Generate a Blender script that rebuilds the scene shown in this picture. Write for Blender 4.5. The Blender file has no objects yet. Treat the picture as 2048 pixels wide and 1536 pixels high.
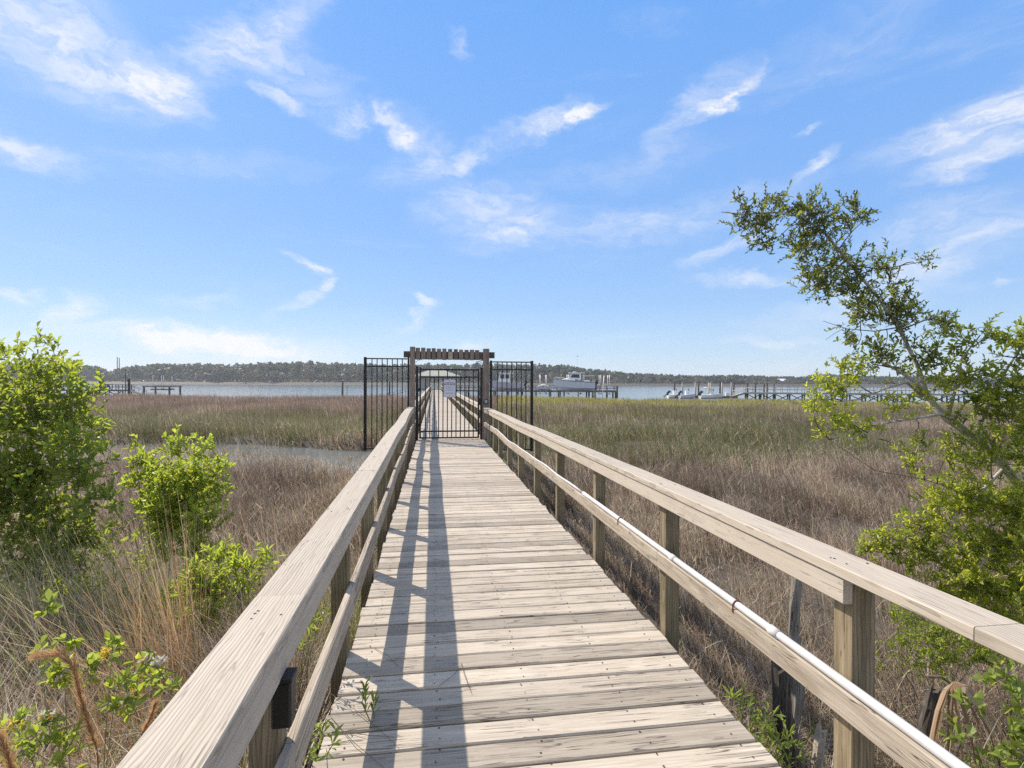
import bpy, math, random
import numpy as np
from mathutils import Vector, Matrix

rng = np.random.default_rng(11)
random.seed(11)
scene = bpy.context.scene
col = scene.collection
R = math.radians

# ------------------------------------------------------------------ camera
F0 = 1070.0                      # focal length in photo pixels (photo 2048 wide)
TH = R(8.3)                      # camera turned right of the boardwalk axis (+Y)
EYE = 1.55
CT, ST = math.cos(TH), math.sin(TH)
cam_d = bpy.data.cameras.new('camera')
cam = bpy.data.objects.new('camera', cam_d)
col.objects.link(cam)
cam_d.sensor_width = 36.0
cam_d.lens = 36.0 * F0 / 2048.0
cam_d.clip_start = 0.05
cam_d.clip_end = 6000
cam.matrix_world = (Matrix.Translation((0, 0, EYE)) @ Matrix.Rotation(-TH, 4, 'Z') @
                    Matrix.Rotation(R(90) - math.atan(3 / F0), 4, 'X') @ Matrix.Rotation(R(0.2), 4, 'Z'))
scene.camera = cam

def W(px, py, fwd):
    """world point of a photo pixel at a forward distance in metres"""
    r = (px - 1024) / F0 * fwd
    z = EYE - (py - (765 + (px - 1024) * 0.0035)) / F0 * fwd
    return Vector((r * CT + fwd * ST, -r * ST + fwd * CT, z))

def RF(r, f):
    return r * CT + f * ST, -r * ST + f * CT

# ------------------------------------------------------------------ light, sky
SUN_EL = R(44.0)
SUN_AZ = math.atan2(-0.684, 0.73)          # from +Y towards +X
sdir = Vector((math.sin(SUN_AZ) * math.cos(SUN_EL), math.cos(SUN_AZ) * math.cos(SUN_EL), math.sin(SUN_EL)))
sd = bpy.data.lights.new('sun', 'SUN')
sd.energy = 4.4
sd.angle = R(0.53)
sd.color = (1.0, 0.90, 0.76)
sun = bpy.data.objects.new('sun', sd)
col.objects.link(sun)
sun.rotation_euler = sdir.to_track_quat('Z', 'Y').to_euler()

scene.view_settings.view_transform = 'Standard'
scene.view_settings.look = 'None'
scene.view_settings.exposure = 0.61
scene.view_settings.gamma = 1
scene.cycles.max_bounces = 6
scene.cycles.diffuse_bounces = 3
scene.cycles.glossy_bounces = 3
scene.cycles.transmission_bounces = 4
scene.cycles.transparent_max_bounces = 6
scene.cycles.volume_bounces = 0
scene.cycles.caustics_reflective = False
scene.cycles.caustics_refractive = False
scene.cycles.use_denoising = False

world = bpy.data.worlds.new('World')
scene.world = world
world.use_nodes = True
wt = world.node_tree
wt.nodes.clear()

class NT:
    """small node helper"""
    def __init__(s, tree):
        s.t = tree
    def n(s, kind, **kw):
        nd = s.t.nodes.new(kind)
        for k, v in kw.items():
            setattr(nd, k, v)
        return nd
    def link(s, a, b):
        s.t.links.new(a, b)
    def val(s, sock, v):
        if hasattr(v, 'links') or isinstance(v, bpy.types.NodeSocket):
            s.t.links.new(v, sock)
        else:
            sock.default_value = v
    def math(s, op, a, b=0.0, c=None, clamp=False):
        nd = s.n('ShaderNodeMath', operation=op, use_clamp=clamp)
        s.val(nd.inputs[0], a); s.val(nd.inputs[1], b)
        if c is not None: s.val(nd.inputs[2], c)
        return nd.outputs[0]
    def vmath(s, op, a, b=None):
        nd = s.n('ShaderNodeVectorMath', operation=op)
        s.val(nd.inputs[0], a)
        if b is not None: s.val(nd.inputs[1], b)
        return nd.outputs['Value'] if op in ('LENGTH', 'DOT_PRODUCT') else nd.outputs[0]
    def mapping(s, vec, loc=(0, 0, 0), rot=(0, 0, 0), sc=(1, 1, 1), vt='POINT'):
        nd = s.n('ShaderNodeMapping', vector_type=vt)
        s.link(vec, nd.inputs[0])
        nd.inputs[1].default_value = loc; nd.inputs[2].default_value = rot; nd.inputs[3].default_value = sc
        return nd.outputs[0]
    def noise(s, vec, scale=5, detail=4, rough=0.5, dist=0.0):
        nd = s.n('ShaderNodeTexNoise')
        if vec is not None: s.link(vec, nd.inputs['Vector'])
        nd.inputs['Scale'].default_value = scale; nd.inputs['Detail'].default_value = detail
        nd.inputs['Roughness'].default_value = rough; nd.inputs['Distortion'].default_value = dist
        return nd
    def mapr(s, v, a, b, c=0.0, d=1.0, interp='SMOOTHSTEP'):
        nd = s.n('ShaderNodeMapRange', interpolation_type=interp)
        s.val(nd.inputs[0], v)
        for i, x in enumerate((a, b, c, d)): s.val(nd.inputs[1 + i], x)
        return nd.outputs[0]
    def mix(s, fac, a, b, blend='MIX'):
        nd = s.n('ShaderNodeMix', data_type='RGBA', blend_type=blend)
        s.val(nd.inputs[0], fac)
        for sk, v in ((nd.inputs[6], a), (nd.inputs[7], b)):
            if isinstance(v, (tuple, list)): sk.default_value = (*v[:3], 1.0)
            else: s.link(v, sk)
        return nd.outputs[2]

def build_world():
    w = NT(wt)
    sky = w.n('ShaderNodeTexSky', sky_type='NISHITA', sun_disc=False)
    sky.sun_elevation = SUN_EL
    sky.sun_rotation = SUN_AZ
    sky.altitude = 0
    sky.air_density = 1.0; sky.dust_density = 0.6; sky.ozone_density = 3.0
    hs = w.n('ShaderNodeHueSaturation')
    hs.inputs['Saturation'].default_value = 1.12
    w.link(sky.outputs[0], hs.inputs['Color'])
    tc = w.n('ShaderNodeTexCoord')
    d = tc.outputs['Generated']
    sep = w.n('ShaderNodeSeparateXYZ'); w.link(d, sep.inputs[0])
    az = w.math('ARCTAN2', sep.outputs[0], sep.outputs[1])
    el = w.math('ARCSINE', sep.outputs[2])
    comb = w.n('ShaderNodeCombineXYZ')
    w.link(w.math('MULTIPLY', az, 57.29578), comb.inputs[0]); w.link(w.math('MULTIPLY', el, 57.29578), comb.inputs[1])
    ae = comb.outputs[0]
    wn = w.noise(w.mapping(ae, sc=(0.07, 0.13, 1)), 1.0, 5, 0.6)
    wv = w.vmath('SUBTRACT', wn.outputs['Color'], (0.5, 0.5, 0.5))
    wv = w.vmath('MULTIPLY', wv, (11.0, 6.0, 0))
    wn2 = w.noise(w.mapping(ae, sc=(0.5, 0.8, 1)), 1.0, 5, 0.65)
    wv2 = w.vmath('MULTIPLY', w.vmath('SUBTRACT', wn2.outputs['Color'], (0.5, 0.5, 0.5)), (2.6, 1.8, 0))
    p = w.vmath('ADD', w.vmath('ADD', ae, wv), wv2)
    # clouds: photo pixel centre, half length, half width, tilt, amount
    CL = [(110, 70, 230, 95, -10, .85), (330, 165, 100, 42, -15, .8), (500, 70, 230, 52, 40, .55), (580, 130, 150, 60, -20, .4),
          (45, 285, 120, 30, -12, .75), (560, 190, 60, 18, -15, .7), (690, 228, 45, 26, 15, .6), (780, 240, 50, 26, -25, .95),
          (945, 315, 55, 26, 20, .7), (850, 290, 110, 45, -30, .4), (1090, 245, 140, 26, 15, .65), (1155, 228, 80, 16, 18, .95),
          (1390, 215, 120, 32, 40, .5), (1430, 190, 75, 18, 42, .9), (1620, 338, 65, 15, 25, .8), (1600, 270, 40, 12, 18, .45),
          (2010, 230, 240, 60, 12, 1.0), (1980, 325, 150, 26, 10, .85), (940, 410, 130, 48, 15, .6), (1010, 458, 110, 38, 18, .7),
          (830, 340, 110, 45, 20, .35), (1470, 490, 100, 24, 12, .6), (1520, 560, 150, 18, -10, .6), (1890, 520, 230, 55, 20, .6),
          (1850, 450, 150, 40, 10, .4), (2030, 563, 26, 12, 10, .8), (605, 532, 52, 14, -20, .95), (655, 570, 22, 12, 20, .8),
          (610, 605, 60, 20, 35, .6), (845, 608, 36, 13, -15, .95), (820, 642, 50, 14, 30, .55), (480, 688, 230, 40, -4, 1.7), (420, 672, 110, 18, -3, .8),
          (135, 615, 55, 28, 20, .7), (400, 600, 90, 16, 5, .35), (10, 593, 40, 12, 0, .65), (940, 690, 60, 16, 20, .5),
          (1300, 440, 330, 40, 5, .38), (1540, 675, 120, 14, 0, .4), (450, 330, 260, 30, 8, .2), (910, 105, 40, 18, -50, .35),
          (1700, 60, 300, 60, 10, .18), (1250, 330, 220, 40, 5, .2), (1700, 620, 260, 30, 6, .3), (200, 660, 200, 24, 4, .3)]
    tot = None
    for (cx, cy, a, b, ang, amt) in CL:
        dv = Vector(W(cx, cy, 100.0)) - Vector((0, 0, EYE))
        caz, cel = math.degrees(math.atan2(dv.x, dv.y)), math.degrees(math.asin(dv.z / dv.length))
        k = 57.3 / F0 * (F0 / math.hypot(F0, cx - 1024)) ** 1.0
        sa, sb = a * k, b * k
        m = w.mapping(p, (caz, cel, 0), (0, 0, R(ang)), (sa, sb, 1), 'TEXTURE')
        r = w.vmath('LENGTH', m)
        v = w.mapr(r, 1.25, 0.1, 0.0, amt)
        tot = v if tot is None else w.math('ADD', tot, v)
    # faint streaks all over the sky
    st = w.noise(w.mapping(ae, rot=(0, 0, R(-14)), sc=(0.045, 0.20, 1)), 1.0, 6, 0.62, 0.4)
    fine = w.noise(w.mapping(p, rot=(0, 0, R(-12)), sc=(0.30, 0.85, 1)), 1.0, 6, 0.66, 0.3)
    haze_streak = w.mapr(st.outputs[0], 0.52, 0.78, 0.0, 0.30)
    det = w.mapr(fine.outputs[0], 0.28, 0.70, 0.28, 1.2)
    # unseen thin cloud added behind and above the camera to whiten the fill light
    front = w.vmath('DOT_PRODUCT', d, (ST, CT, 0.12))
    fill_cloud = w.math('MULTIPLY', w.mapr(front, 0.62, 0.30, 0.0, 0.95), w.mapr(st.outputs[0], 0.25, 0.6, 0.55, 1.1))
    mask = w.math('MULTIPLY', w.math('ADD', w.math('ADD', tot, haze_streak), fill_cloud), det)
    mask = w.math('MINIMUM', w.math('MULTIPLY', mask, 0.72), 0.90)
    # a little milky air low down
    rp = w.n('ShaderNodeValToRGB')
    w.link(w.math('MULTIPLY', el, 0.63662), rp.inputs[0])          # elevation 0..90 degrees
    stops = [(0.0, (4.6, 5.55, 6.35)), (.035, (3.55, 4.85, 6.4)), (.09, (2.45, 4.0, 6.5)), (.17, (1.85, 3.45, 6.5)), (.39, (1.2, 2.98, 6.65)), (1.0, (.8, 2.1, 5.4))]
    while len(rp.color_ramp.elements) < len(stops): rp.color_ramp.elements.new(.5)
    for e, (ps, c) in zip(rp.color_ramp.elements, stops):
        e.position = ps; e.color = (*c, 1)
    base = w.mix(.82, hs.outputs[0], rp.outputs[0])
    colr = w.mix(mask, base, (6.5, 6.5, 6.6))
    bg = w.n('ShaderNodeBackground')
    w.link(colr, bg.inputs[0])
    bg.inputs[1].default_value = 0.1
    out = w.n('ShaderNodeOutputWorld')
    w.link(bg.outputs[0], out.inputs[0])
build_world()

# ------------------------------------------------------------------ mesh helpers
class MB:
    """collects geometry for ONE mesh object"""
    def __init__(s):
        s.v, s.f, s.t, s.c, s.n = [], [], [], [], 0
    def add(s, v, f, tint=None, colr=None):
        v = np.asarray(v, dtype=np.float32).reshape(-1, 3)
        f = np.asarray(f, dtype=np.int64)
        s.v.append(v); s.f.append(f + s.n)
        t = random.random() if tint is None else tint
        s.t.append(np.broadcast_to(np.asarray(t, dtype=np.float32), (len(v),)))
        if colr is not None:
            s.c.append(np.broadcast_to(np.asarray(colr, dtype=np.float32), (len(v), 3)))
        s.n += len(v)
        return s
    def box(s, lo, hi, tint=None, rot=0.0, M=None):
        x0, y0, z0 = lo; x1, y1, z1 = hi
        v = np.array([(x0, y0, z0), (x1, y0, z0), (x1, y1, z0), (x0, y1, z0), (x0, y0, z1), (x1, y0, z1), (x1, y1, z1), (x0, y1, z1)], dtype=float)
        if M is not None:
            v = np.array([tuple(M @ Vector(p)) for p in v])
        return s.add(v, [(0, 3, 2, 1), (4, 5, 6, 7), (0, 1, 5, 4), (1, 2, 6, 5), (2, 3, 7, 6), (3, 0, 4, 7)], tint)
    def bbox(s, lo, hi, b=0.004, tint=None):
        """box with chamfered vertical and top edges (octagonal plan, chamfered top)"""
        x0, y0, z0 = lo; x1, y1, z1 = hi
        def ring(o, z):
            return [(x0 + b, y0 + o, z), (x1 - b, y0 + o, z), (x1 - o, y0 + b, z), (x1 - o, y1 - b, z), (x1 - b, y1 - o, z), (x0 + b, y1 - o, z), (x0 + o, y1 - b, z), (x0 + o, y0 + b, z)]
        v = ring(0, z0) + ring(0, z1 - b) + ring(b * .8, z1)
        f = []
        s4 = []
        for k in range(2):
            for i in range(8):
                j = (i + 1) % 8
                f.append((k * 8 + i, k * 8 + j, k * 8 + 8 + j, k * 8 + 8 + i))
        # caps as quads
        for base, flip in ((0, True), (16, False)):
            for q in ((0, 1, 2, 7), (7, 2, 3, 6), (6, 3, 4, 5)):
                qq = tuple(base + i for i in q)
                f.append(qq[::-1] if flip else qq)
        return s.add(v, f, tint)
    def tube(s, pts, rad, sides=6, tint=None, cap=True, colr=None):
        pts = [Vector(p) for p in pts]
        n = len(pts)
        if not hasattr(rad, '__len__'): rad = [rad] * n
        up = Vector((0, 0, 1))
        d0 = (pts[1] - pts[0]).normalized()
        a = d0.cross(up if abs(d0.z) < .9 else Vector((1, 0, 0))).normalized()
        V, Fc = [], []
        for i in range(n):
            d = (pts[min(i + 1, n - 1)] - pts[max(i - 1, 0)])
            d = d.normalized() if d.length > 1e-9 else d0
            a = (a - d * a.dot(d))
            a = a.normalized() if a.length > 1e-6 else d.orthogonal().normalized()
            b = d.cross(a)
            for k in range(sides):
                t = 2 * math.pi * k / sides
                V.append(pts[i] + (a * math.cos(t) + b * math.sin(t)) * rad[i])
        for i in range(n - 1):
            for k in range(sides):
                k2 = (k + 1) % sides
                Fc.append((i * sides + k, i * sides + k2, (i + 1) * sides + k2, (i + 1) * sides + k))
        if cap and sides >= 4:
            for base, fl in ((0, True), ((n - 1) * sides, False)):
                for k in range(1, sides - 2, 2):
                    q = (base, base + k, base + k + 1, base + k + 2)
                    Fc.append(q[::-1] if fl else q)
        return s.add([tuple(p) for p in V], Fc, tint, colr)
    def bar(s, a, b, w, h=None, tint=None, up=(0, 0, 1)):
        a, b = Vector(a), Vector(b)
        h = h or w
        d = (b - a).normalized()
        u = Vector(up)
        if abs(d.dot(u)) > .98: u = Vector((0, 1, 0)) if abs(d.y) < .9 else Vector((1, 0, 0))
        sx = d.cross(u).normalized() * (w / 2)
        sz = sx.cross(d).normalized() * (h / 2)
        v = [a - sx - sz, a + sx - sz, a + sx + sz, a - sx + sz, b - sx - sz, b + sx - sz, b + sx + sz, b - sx + sz]
        return s.add([tuple(p) for p in v], [(0, 1, 2, 3), (7, 6, 5, 4), (0, 4, 5, 1), (1, 5, 6, 2), (2, 6, 7, 3), (3, 7, 4, 0)], tint)
    def grid(s, G, tint=None, colr=None):
        """G: array (n, m, 3)"""
        n, m = G.shape[:2]
        i, j = np.meshgrid(np.arange(n - 1), np.arange(m - 1), indexing='ij')
        a = (i * m + j).ravel()
        return s.add(G.reshape(-1, 3), np.stack([a, a + m, a + m + 1, a + 1], 1), tint, colr)
    def build(s, name, mat, parent=None, smooth=False):
        me = bpy.data.meshes.new(name)
        V = np.concatenate(s.v)
        T = np.concatenate(s.t)
        me.vertices.add(len(V)); me.vertices.foreach_set('co', V.ravel())
        loops = np.concatenate([f.ravel() for f in s.f])
        tot = np.concatenate([np.full(len(f), f.shape[1]) for f in s.f])
        st = np.concatenate([[0], np.cumsum(tot)[:-1]])
        me.loops.add(len(loops)); me.loops.foreach_set('vertex_index', loops.astype(np.int32))
        me.polygons.add(len(tot)); me.polygons.foreach_set('loop_start', st.astype(np.int32))
        me.polygons.foreach_set('use_smooth', np.full(len(tot), bool(smooth)))
        at = me.attributes.new('tint', 'FLOAT', 'POINT'); at.data.foreach_set('value', T.astype(np.float32))
        if s.c:
            C = np.concatenate(s.c)
            ca = me.attributes.new('Col', 'FLOAT_COLOR', 'POINT')
            ca.data.foreach_set('color', np.concatenate([C, np.ones((len(C), 1), dtype=np.float32)], 1).ravel().astype(np.float32))
        me.update(calc_edges=True)
        me.validate()
        me.materials.append(mat)
        o = bpy.data.objects.new(name, me)
        col.objects.link(o)
        if parent is not None: o.parent = parent
        return o

def tag(o, label=None, cat=None, group=None, kind=None):
    if label: o['label'] = label
    if cat: o['category'] = cat
    if group: o['group'] = group
    if kind: o['kind'] = kind
    return o

def thing(name, label, cat, loc=(0, 0, 0), rz=0.0, group=None):
    o = bpy.data.objects.new(name, None)
    o.empty_display_size = 0.2
    col.objects.link(o)
    o.location = loc; o.rotation_euler = (0, 0, rz)
    return tag(o, label, cat, group)

def copy_tree(o, parent=None):
    c = o.copy(); col.objects.link(c); c.parent = parent
    for ch in [x for x in bpy.data.objects if x.parent == o]:
        copy_tree(ch, c)
    return c

def sstep(x, a, b):
    t = np.clip((np.asarray(x, dtype=float) - a) / (b - a), 0, 1)
    return t * t * (3 - 2 * t)

_lat = np.random.default_rng(5).random((256, 256))
def vnoise(x, y):
    x = np.asarray(x, dtype=float); y = np.asarray(y, dtype=float)
    xi = np.floor(x).astype(int); yi = np.floor(y).astype(int)
    fx = x - xi; fy = y - yi
    fx = fx * fx * (3 - 2 * fx); fy = fy * fy * (3 - 2 * fy)
    g = lambda a, b: _lat[a % 256, b % 256]
    return (g(xi, yi) * (1 - fx) + g(xi + 1, yi) * fx) * (1 - fy) + (g(xi, yi + 1) * (1 - fx) + g(xi + 1, yi + 1) * fx) * fy
def fbm(x, y, o=3):
    s, a, t = 0, .5, 0
    for k in range(o):
        s = s + a * vnoise(np.asarray(x) * 2 ** k + 17 * k, np.asarray(y) * 2 ** k + 31 * k); t += a; a *= .5
    return s / t

# ------------------------------------------------------------------ materials
def newmat(name):
    m = bpy.data.materials.new(name); m.use_nodes = True
    m.node_tree.nodes.clear()
    return m, NT(m.node_tree)

def finish(t, shader, bump=None):
    out = t.n('ShaderNodeOutputMaterial'); t.link(shader, out.inputs[0])

def plain(name, c, rough=.6, metal=0.0, var=.12, spec=.4, nscale=6.0):
    m, t = newmat(name)
    tc = t.n('ShaderNodeTexCoord')
    nz = t.noise(tc.outputs['Object'], nscale, 5, .6)
    f = t.mapr(nz.outputs[0], .25, .75, 0, 1, 'LINEAR')
    a = tuple(x * (1 - var) for x in c); b = tuple(min(1, x * (1 + var)) for x in c)
    p = t.n('ShaderNodeBsdfPrincipled')
    t.link(t.mix(f, a, b), p.inputs['Base Color'])
    p.inputs['Roughness'].default_value = rough; p.inputs['Metallic'].default_value = metal
    p.inputs['Specular IOR Level'].default_value = spec
    finish(t, p.outputs[0])
    return m

def wood(name, light, dark, stain, axis='Y', rings=0.0, ringscale=10.0, crack=.5, tintamt=.3, rough=.75, blotch=.4, bump=.25, fine=60.0, green=0.0):
    """weathered timber; the grain runs along axis; 'tint' varies board to board"""
    m, t = newmat(name)
    tc = t.n('ShaderNodeTexCoord')
    at = t.n('ShaderNodeAttribute', attribute_name='tint')
    tint = at.outputs['Fac']
    off = t.n('ShaderNodeCombineXYZ')
    t.link(t.math('MULTIPLY', tint, 37.1), off.inputs[0]); t.link(t.math('MULTIPLY', tint, 53.7), off.inputs[1]); t.link(t.math('MULTIPLY', tint, 91.3), off.inputs[2])
    pos = t.vmath('ADD', tc.outputs['Object'], off.outputs[0])
    k = 'XYZ'.index(axis)
    def sc(al, ac):
        s = [ac, ac, ac]; s[k] = al; return tuple(s)
    g1 = t.noise(t.mapping(pos, sc=sc(2.2, fine)), 1.0, 5, .65, .6)
    g2 = t.noise(t.mapping(pos, sc=sc(5.0, fine * 3)), 1.0, 3, .6, .2)
    bl = t.noise(pos, 3.5, 5, .62)
    bl2 = t.noise(t.mapping(pos, sc=sc(2.0, 9.0)), 1.0, 4, .6, .5)
    gr = t.math('ADD', t.math('MULTIPLY', g1.outputs[0], .65), t.math('MULTIPLY', g2.outputs[0], .35))
    c = t.mix(t.mapr(gr, .36, .62, 0, 1, 'LINEAR'), dark, light)
    c = t.mix(t.math('MULTIPLY', t.mapr(bl2.outputs[0], .50, .72), blotch), c, stain)
    height = gr
    if rings > 0:
        wv = t.n('ShaderNodeTexWave', wave_type='BANDS', bands_direction='X' if k != 0 else 'Y', wave_profile='SAW')
        t.link(t.mapping(pos, sc=sc(.55, 3.0)), wv.inputs[0])
        wv.inputs['Scale'].default_value = ringscale; wv.inputs['Distortion'].default_value = 9.0
        wv.inputs['Detail'].default_value = 2.0; wv.inputs['Detail Scale'].default_value = .7; wv.inputs['Detail Roughness'].default_value = .45
        ln = t.mapr(wv.outputs['Fac'], .55, 1.0, 0, 1)
        c = t.mix(t.math('MULTIPLY', ln, rings), c, tuple(x * .55 for x in dark))
        height = t.math('SUBTRACT', gr, t.math('MULTIPLY', ln, .5))
    # long drying cracks
    cr = t.noise(t.mapping(pos, sc=sc(1.3, 38.0)), 1.0, 2, .5, .8)
    crm = t.mapr(t.math('ABSOLUTE', t.math('SUBTRACT', cr.outputs[0], .5)), .0, .016, 1, 0)
    crm = t.math('MULTIPLY', crm, t.mapr(bl.outputs[0], .42, .56))
    crm = t.math('MULTIPLY', crm, crack)
    c = t.mix(crm, c, tuple(x * .22 for x in dark))
    # knots
    vo = t.n('ShaderNodeTexVoronoi'); t.link(t.mapping(pos, sc=sc(1.7, 5.0)), vo.inputs['Vector']); vo.inputs['Scale'].default_value = 1.0
    kn = t.mapr(vo.outputs['Distance'], .03, .085, .75, 0)
    c = t.mix(kn, c, tuple(x * .45 for x in stain))
    if green > 0:
        ga = t.noise(pos, 5.0, 4, .6)
        c = t.mix(t.math('MULTIPLY', t.mapr(ga.outputs[0], .42, .7), green), c, (.10, .11, .045))
    # board-to-board tone
    tm = t.mapr(tint, 0, 1, 1 - tintamt, 1 + tintamt * .5, 'LINEAR')
    cm = t.n('ShaderNodeCombineXYZ')
    for i in range(3): t.link(tm, cm.inputs[i])
    c = t.mix(1.0, c, cm.outputs[0], 'MULTIPLY')
    p = t.n('ShaderNodeBsdfPrincipled')
    t.link(c, p.inputs['Base Color'])
    p.inputs['Roughness'].default_value = rough
    p.inputs['Specular IOR Level'].default_value = .25
    bp = t.n('ShaderNodeBump'); bp.inputs['Strength'].default_value = bump; bp.inputs['Distance'].default_value = .004
    t.link(t.math('SUBTRACT', height, crm), bp.inputs['Height'])
    t.link(bp.outputs[0], p.inputs['Normal'])
    finish(t, p.outputs[0])
    return m

M = {}
M['deck'] = wood('deck_wood', (.50, .442, .365), (.345, .295, .235), (.28, .22, .165), 'X', crack=.9, tintamt=.34, blotch=.35, bump=.8, fine=55)
M['cap'] = wood('rail_cap_wood', (.50, .445, .37), (.41, .35, .28), (.37, .30, .22), 'Y', rings=.55, ringscale=9, crack=.55, tintamt=.08, blotch=.2, bump=.35)
M['fascia'] = wood('rail_board_wood', (.51, .455, .38), (.44, .38, .31), (.39, .32, .245), 'Y', rings=.12, ringscale=7, crack=.5, tintamt=.08, blotch=.15, bump=.2)
M['lower'] = wood('lower_rail_wood', (.50, .44, .36), (.27, .22, .165), (.22, .165, .11), 'Y', rings=.25, ringscale=6, crack=.9, tintamt=.15, blotch=.4, bump=.6)
M['post'] = wood('post_wood', (.35, .285, .195), (.18, .135, .075), (.11, .085, .05), 'Z', rings=.65, ringscale=7, crack=.8, tintamt=.25, blotch=.5, bump=.4, green=.35)
M['old'] = wood('old_dark_wood', (.30, .245, .205), (.12, .09, .072), (.17, .085, .06), 'Z', crack=.9, tintamt=.35, blotch=.5, bump=.7, fine=30)
M['beam'] = wood('old_beam_wood', (.18, .15, .125), (.08, .062, .05), (.10, .07, .05), 'X', crack=.9, tintamt=.3, blotch=.4, bump=.6)
M['frame'] = wood('frame_wood', (.20, .16, .11), (.10, .08, .05), (.07, .06, .04), 'Y', tintamt=.3)
M['charred'] = wood('rotten_wood', (.16, .14, .12), (.05, .042, .035), (.03, .027, .024), 'Z', crack=1, tintamt=.3, blotch=.7, bump=1.0, fine=30)
M['greypost'] = wood('grey_weathered_wood', (.34, .31, .28), (.14, .12, .10), (.10, .08, .065), 'Z', crack=1, tintamt=.2, blotch=.5, bump=1.0, fine=40)
M['black'] = plain('black_powder_coat', (.006, .006, .007), .38, .0, .3)
M['pvc'] = plain('white_pvc', (.52, .52, .52), .65, var=.10, spec=.2, nscale=14)
M['copper'] = plain('rusty_strap', (.16, .06, .04), .6)
M['grey_box'] = plain('grey_keypad', (.30, .30, .30), .5)
M['sign'] = plain('sign_face', (.60, .60, .66), .35, var=.04)
M['ink'] = plain('sign_ink', (.03, .03, .035), .6)
M['ink2'] = plain('sign_faded_ink', (.30, .30, .36), .6)
M['nail'] = plain('nail_iron', (.05, .035, .03), .6, .3)
M['piling'] = wood('dark_piling', (.09, .085, .07), (.04, .038, .03), (.03, .03, .025), 'Z', tintamt=.4)
M['palepile'] = wood('pale_piling', (.42, .38, .32), (.26, .22, .18), (.2, .17, .13), 'Z', tintamt=.2)
M['dockwood'] = wood('dock_wood', (.22, .20, .18), (.12, .105, .09), (.09, .08, .07), 'X', tintamt=.3)
M['paledock'] = wood('pale_dock_wood', (.50, .46, .41), (.36, .32, .27), (.28, .25, .2), 'X', tintamt=.2)
M['white'] = plain('white_gelcoat', (.74, .74, .73), .25, var=.03)
M['hullgrey'] = plain('pale_grey_gelcoat', (.52, .55, .62), .25, var=.03)
M['hullpink'] = plain('dull_mauve_gelcoat', (.42, .39, .44), .3, var=.05)
M['cover'] = plain('boat_cover_cloth', (.42, .43, .42), .8)
M['motor'] = plain('outboard_black', (.02, .02, .025), .3)
M['dkglass'] = plain('dark_window', (.03, .04, .05), .1)
M['alu'] = plain('pale_metal_pole', (.62, .60, .56), .4, .2)
M['roofgreen'] = plain('pale_green_roof', (.33, .34, .26), .5, var=.08, nscale=2)
M['palewall'] = plain('pale_wall', (.55, .56, .55), .7)
M['greytrim'] = plain('grey_trim', (.25, .24, .23), .7)
M['heron'] = plain('heron_feathers', (.50, .48, .46), .8)
M['beak'] = plain('heron_beak', (.30, .24, .08), .5)
M['bird'] = plain('dark_bird', (.03, .03, .035), .8)
M['bark'] = wood('pale_lichen_bark', (.56, .53, .47), (.34, .31, .27), (.17, .155, .11), 'Z', crack=.5, tintamt=.2, blotch=.6, bump=.9, fine=25, green=.15)
M['twig'] = plain('twig_bark', (.12, .095, .065), .8, var=.4, nscale=30)
M['stem'] = plain('green_stem', (.16, .17, .07), .7, var=.3)

def leafmat(name, c1, c2, tr1, trans=.5, rough=.42):
    """leaf: face colour c1..c2 leaf to leaf, light passing through coloured tr1"""
    m, t = newmat(name)
    at = t.n('ShaderNodeAttribute', attribute_name='tint')
    c = t.mix(at.outputs['Fac'], c1, c2)
    ctr = t.mix(at.outputs['Fac'], tuple(x * .7 for x in tr1), tr1)
    p = t.n('ShaderNodeBsdfPrincipled'); t.link(c, p.inputs['Base Color'])
    p.inputs['Roughness'].default_value = rough; p.inputs['Specular IOR Level'].default_value = .4
    tl = t.n('ShaderNodeBsdfTranslucent'); t.link(ctr, tl.inputs[0])
    mx = t.n('ShaderNodeMixShader'); mx.inputs[0].default_value = trans
    t.link(p.outputs[0], mx.inputs[1]); t.link(tl.outputs[0], mx.inputs[2])
    finish(t, mx.outputs[0])
    return m
M['leaf_bright'] = leafmat('fresh_leaf', (.12, .18, .028), (.25, .31, .045), (.62, .73, .08), .5)
M['leaf_tree'] = leafmat('tree_leaf', (.16, .21, .028), (.30, .34, .05), (.76, .80, .09), .52)
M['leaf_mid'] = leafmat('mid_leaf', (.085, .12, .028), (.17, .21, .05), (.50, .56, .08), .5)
M['leaf_dark'] = leafmat('mature_leaf', (.05, .07, .022), (.10, .125, .03), (.27, .29, .05), .4, .33)
M['leaf_weed'] = leafmat('weed_leaf', (.13, .19, .045), (.22, .29, .07), (.50, .60, .11))
M['petal_y'] = leafmat('yellow_petal', (.65, .48, .08), (.75, .60, .15), (.8, .62, .12))
M['petal_w'] = leafmat('white_petal', (.72, .70, .60), (.8, .8, .74), (.7, .7, .6))

def grassmat(name, trans=.45):
    m, t = newmat(name)
    at = t.n('ShaderNodeAttribute', attribute_name='Col')
    d = t.n('ShaderNodeBsdfPrincipled'); t.link(at.outputs['Color'], d.inputs['Base Color'])
    d.inputs['Roughness'].default_value = .55; d.inputs['Specular IOR Level'].default_value = .25
    tl = t.n('ShaderNodeBsdfTranslucent'); t.link(at.outputs['Color'], tl.inputs[0])
    mx = t.n('ShaderNodeMixShader'); mx.inputs[0].default_value = trans
    t.link(d.outputs[0], mx.inputs[1]); t.link(tl.outputs[0], mx.inputs[2])
    finish(t, mx.outputs[0])
    return m
M['grass'] = grassmat('grass_blade')

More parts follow.
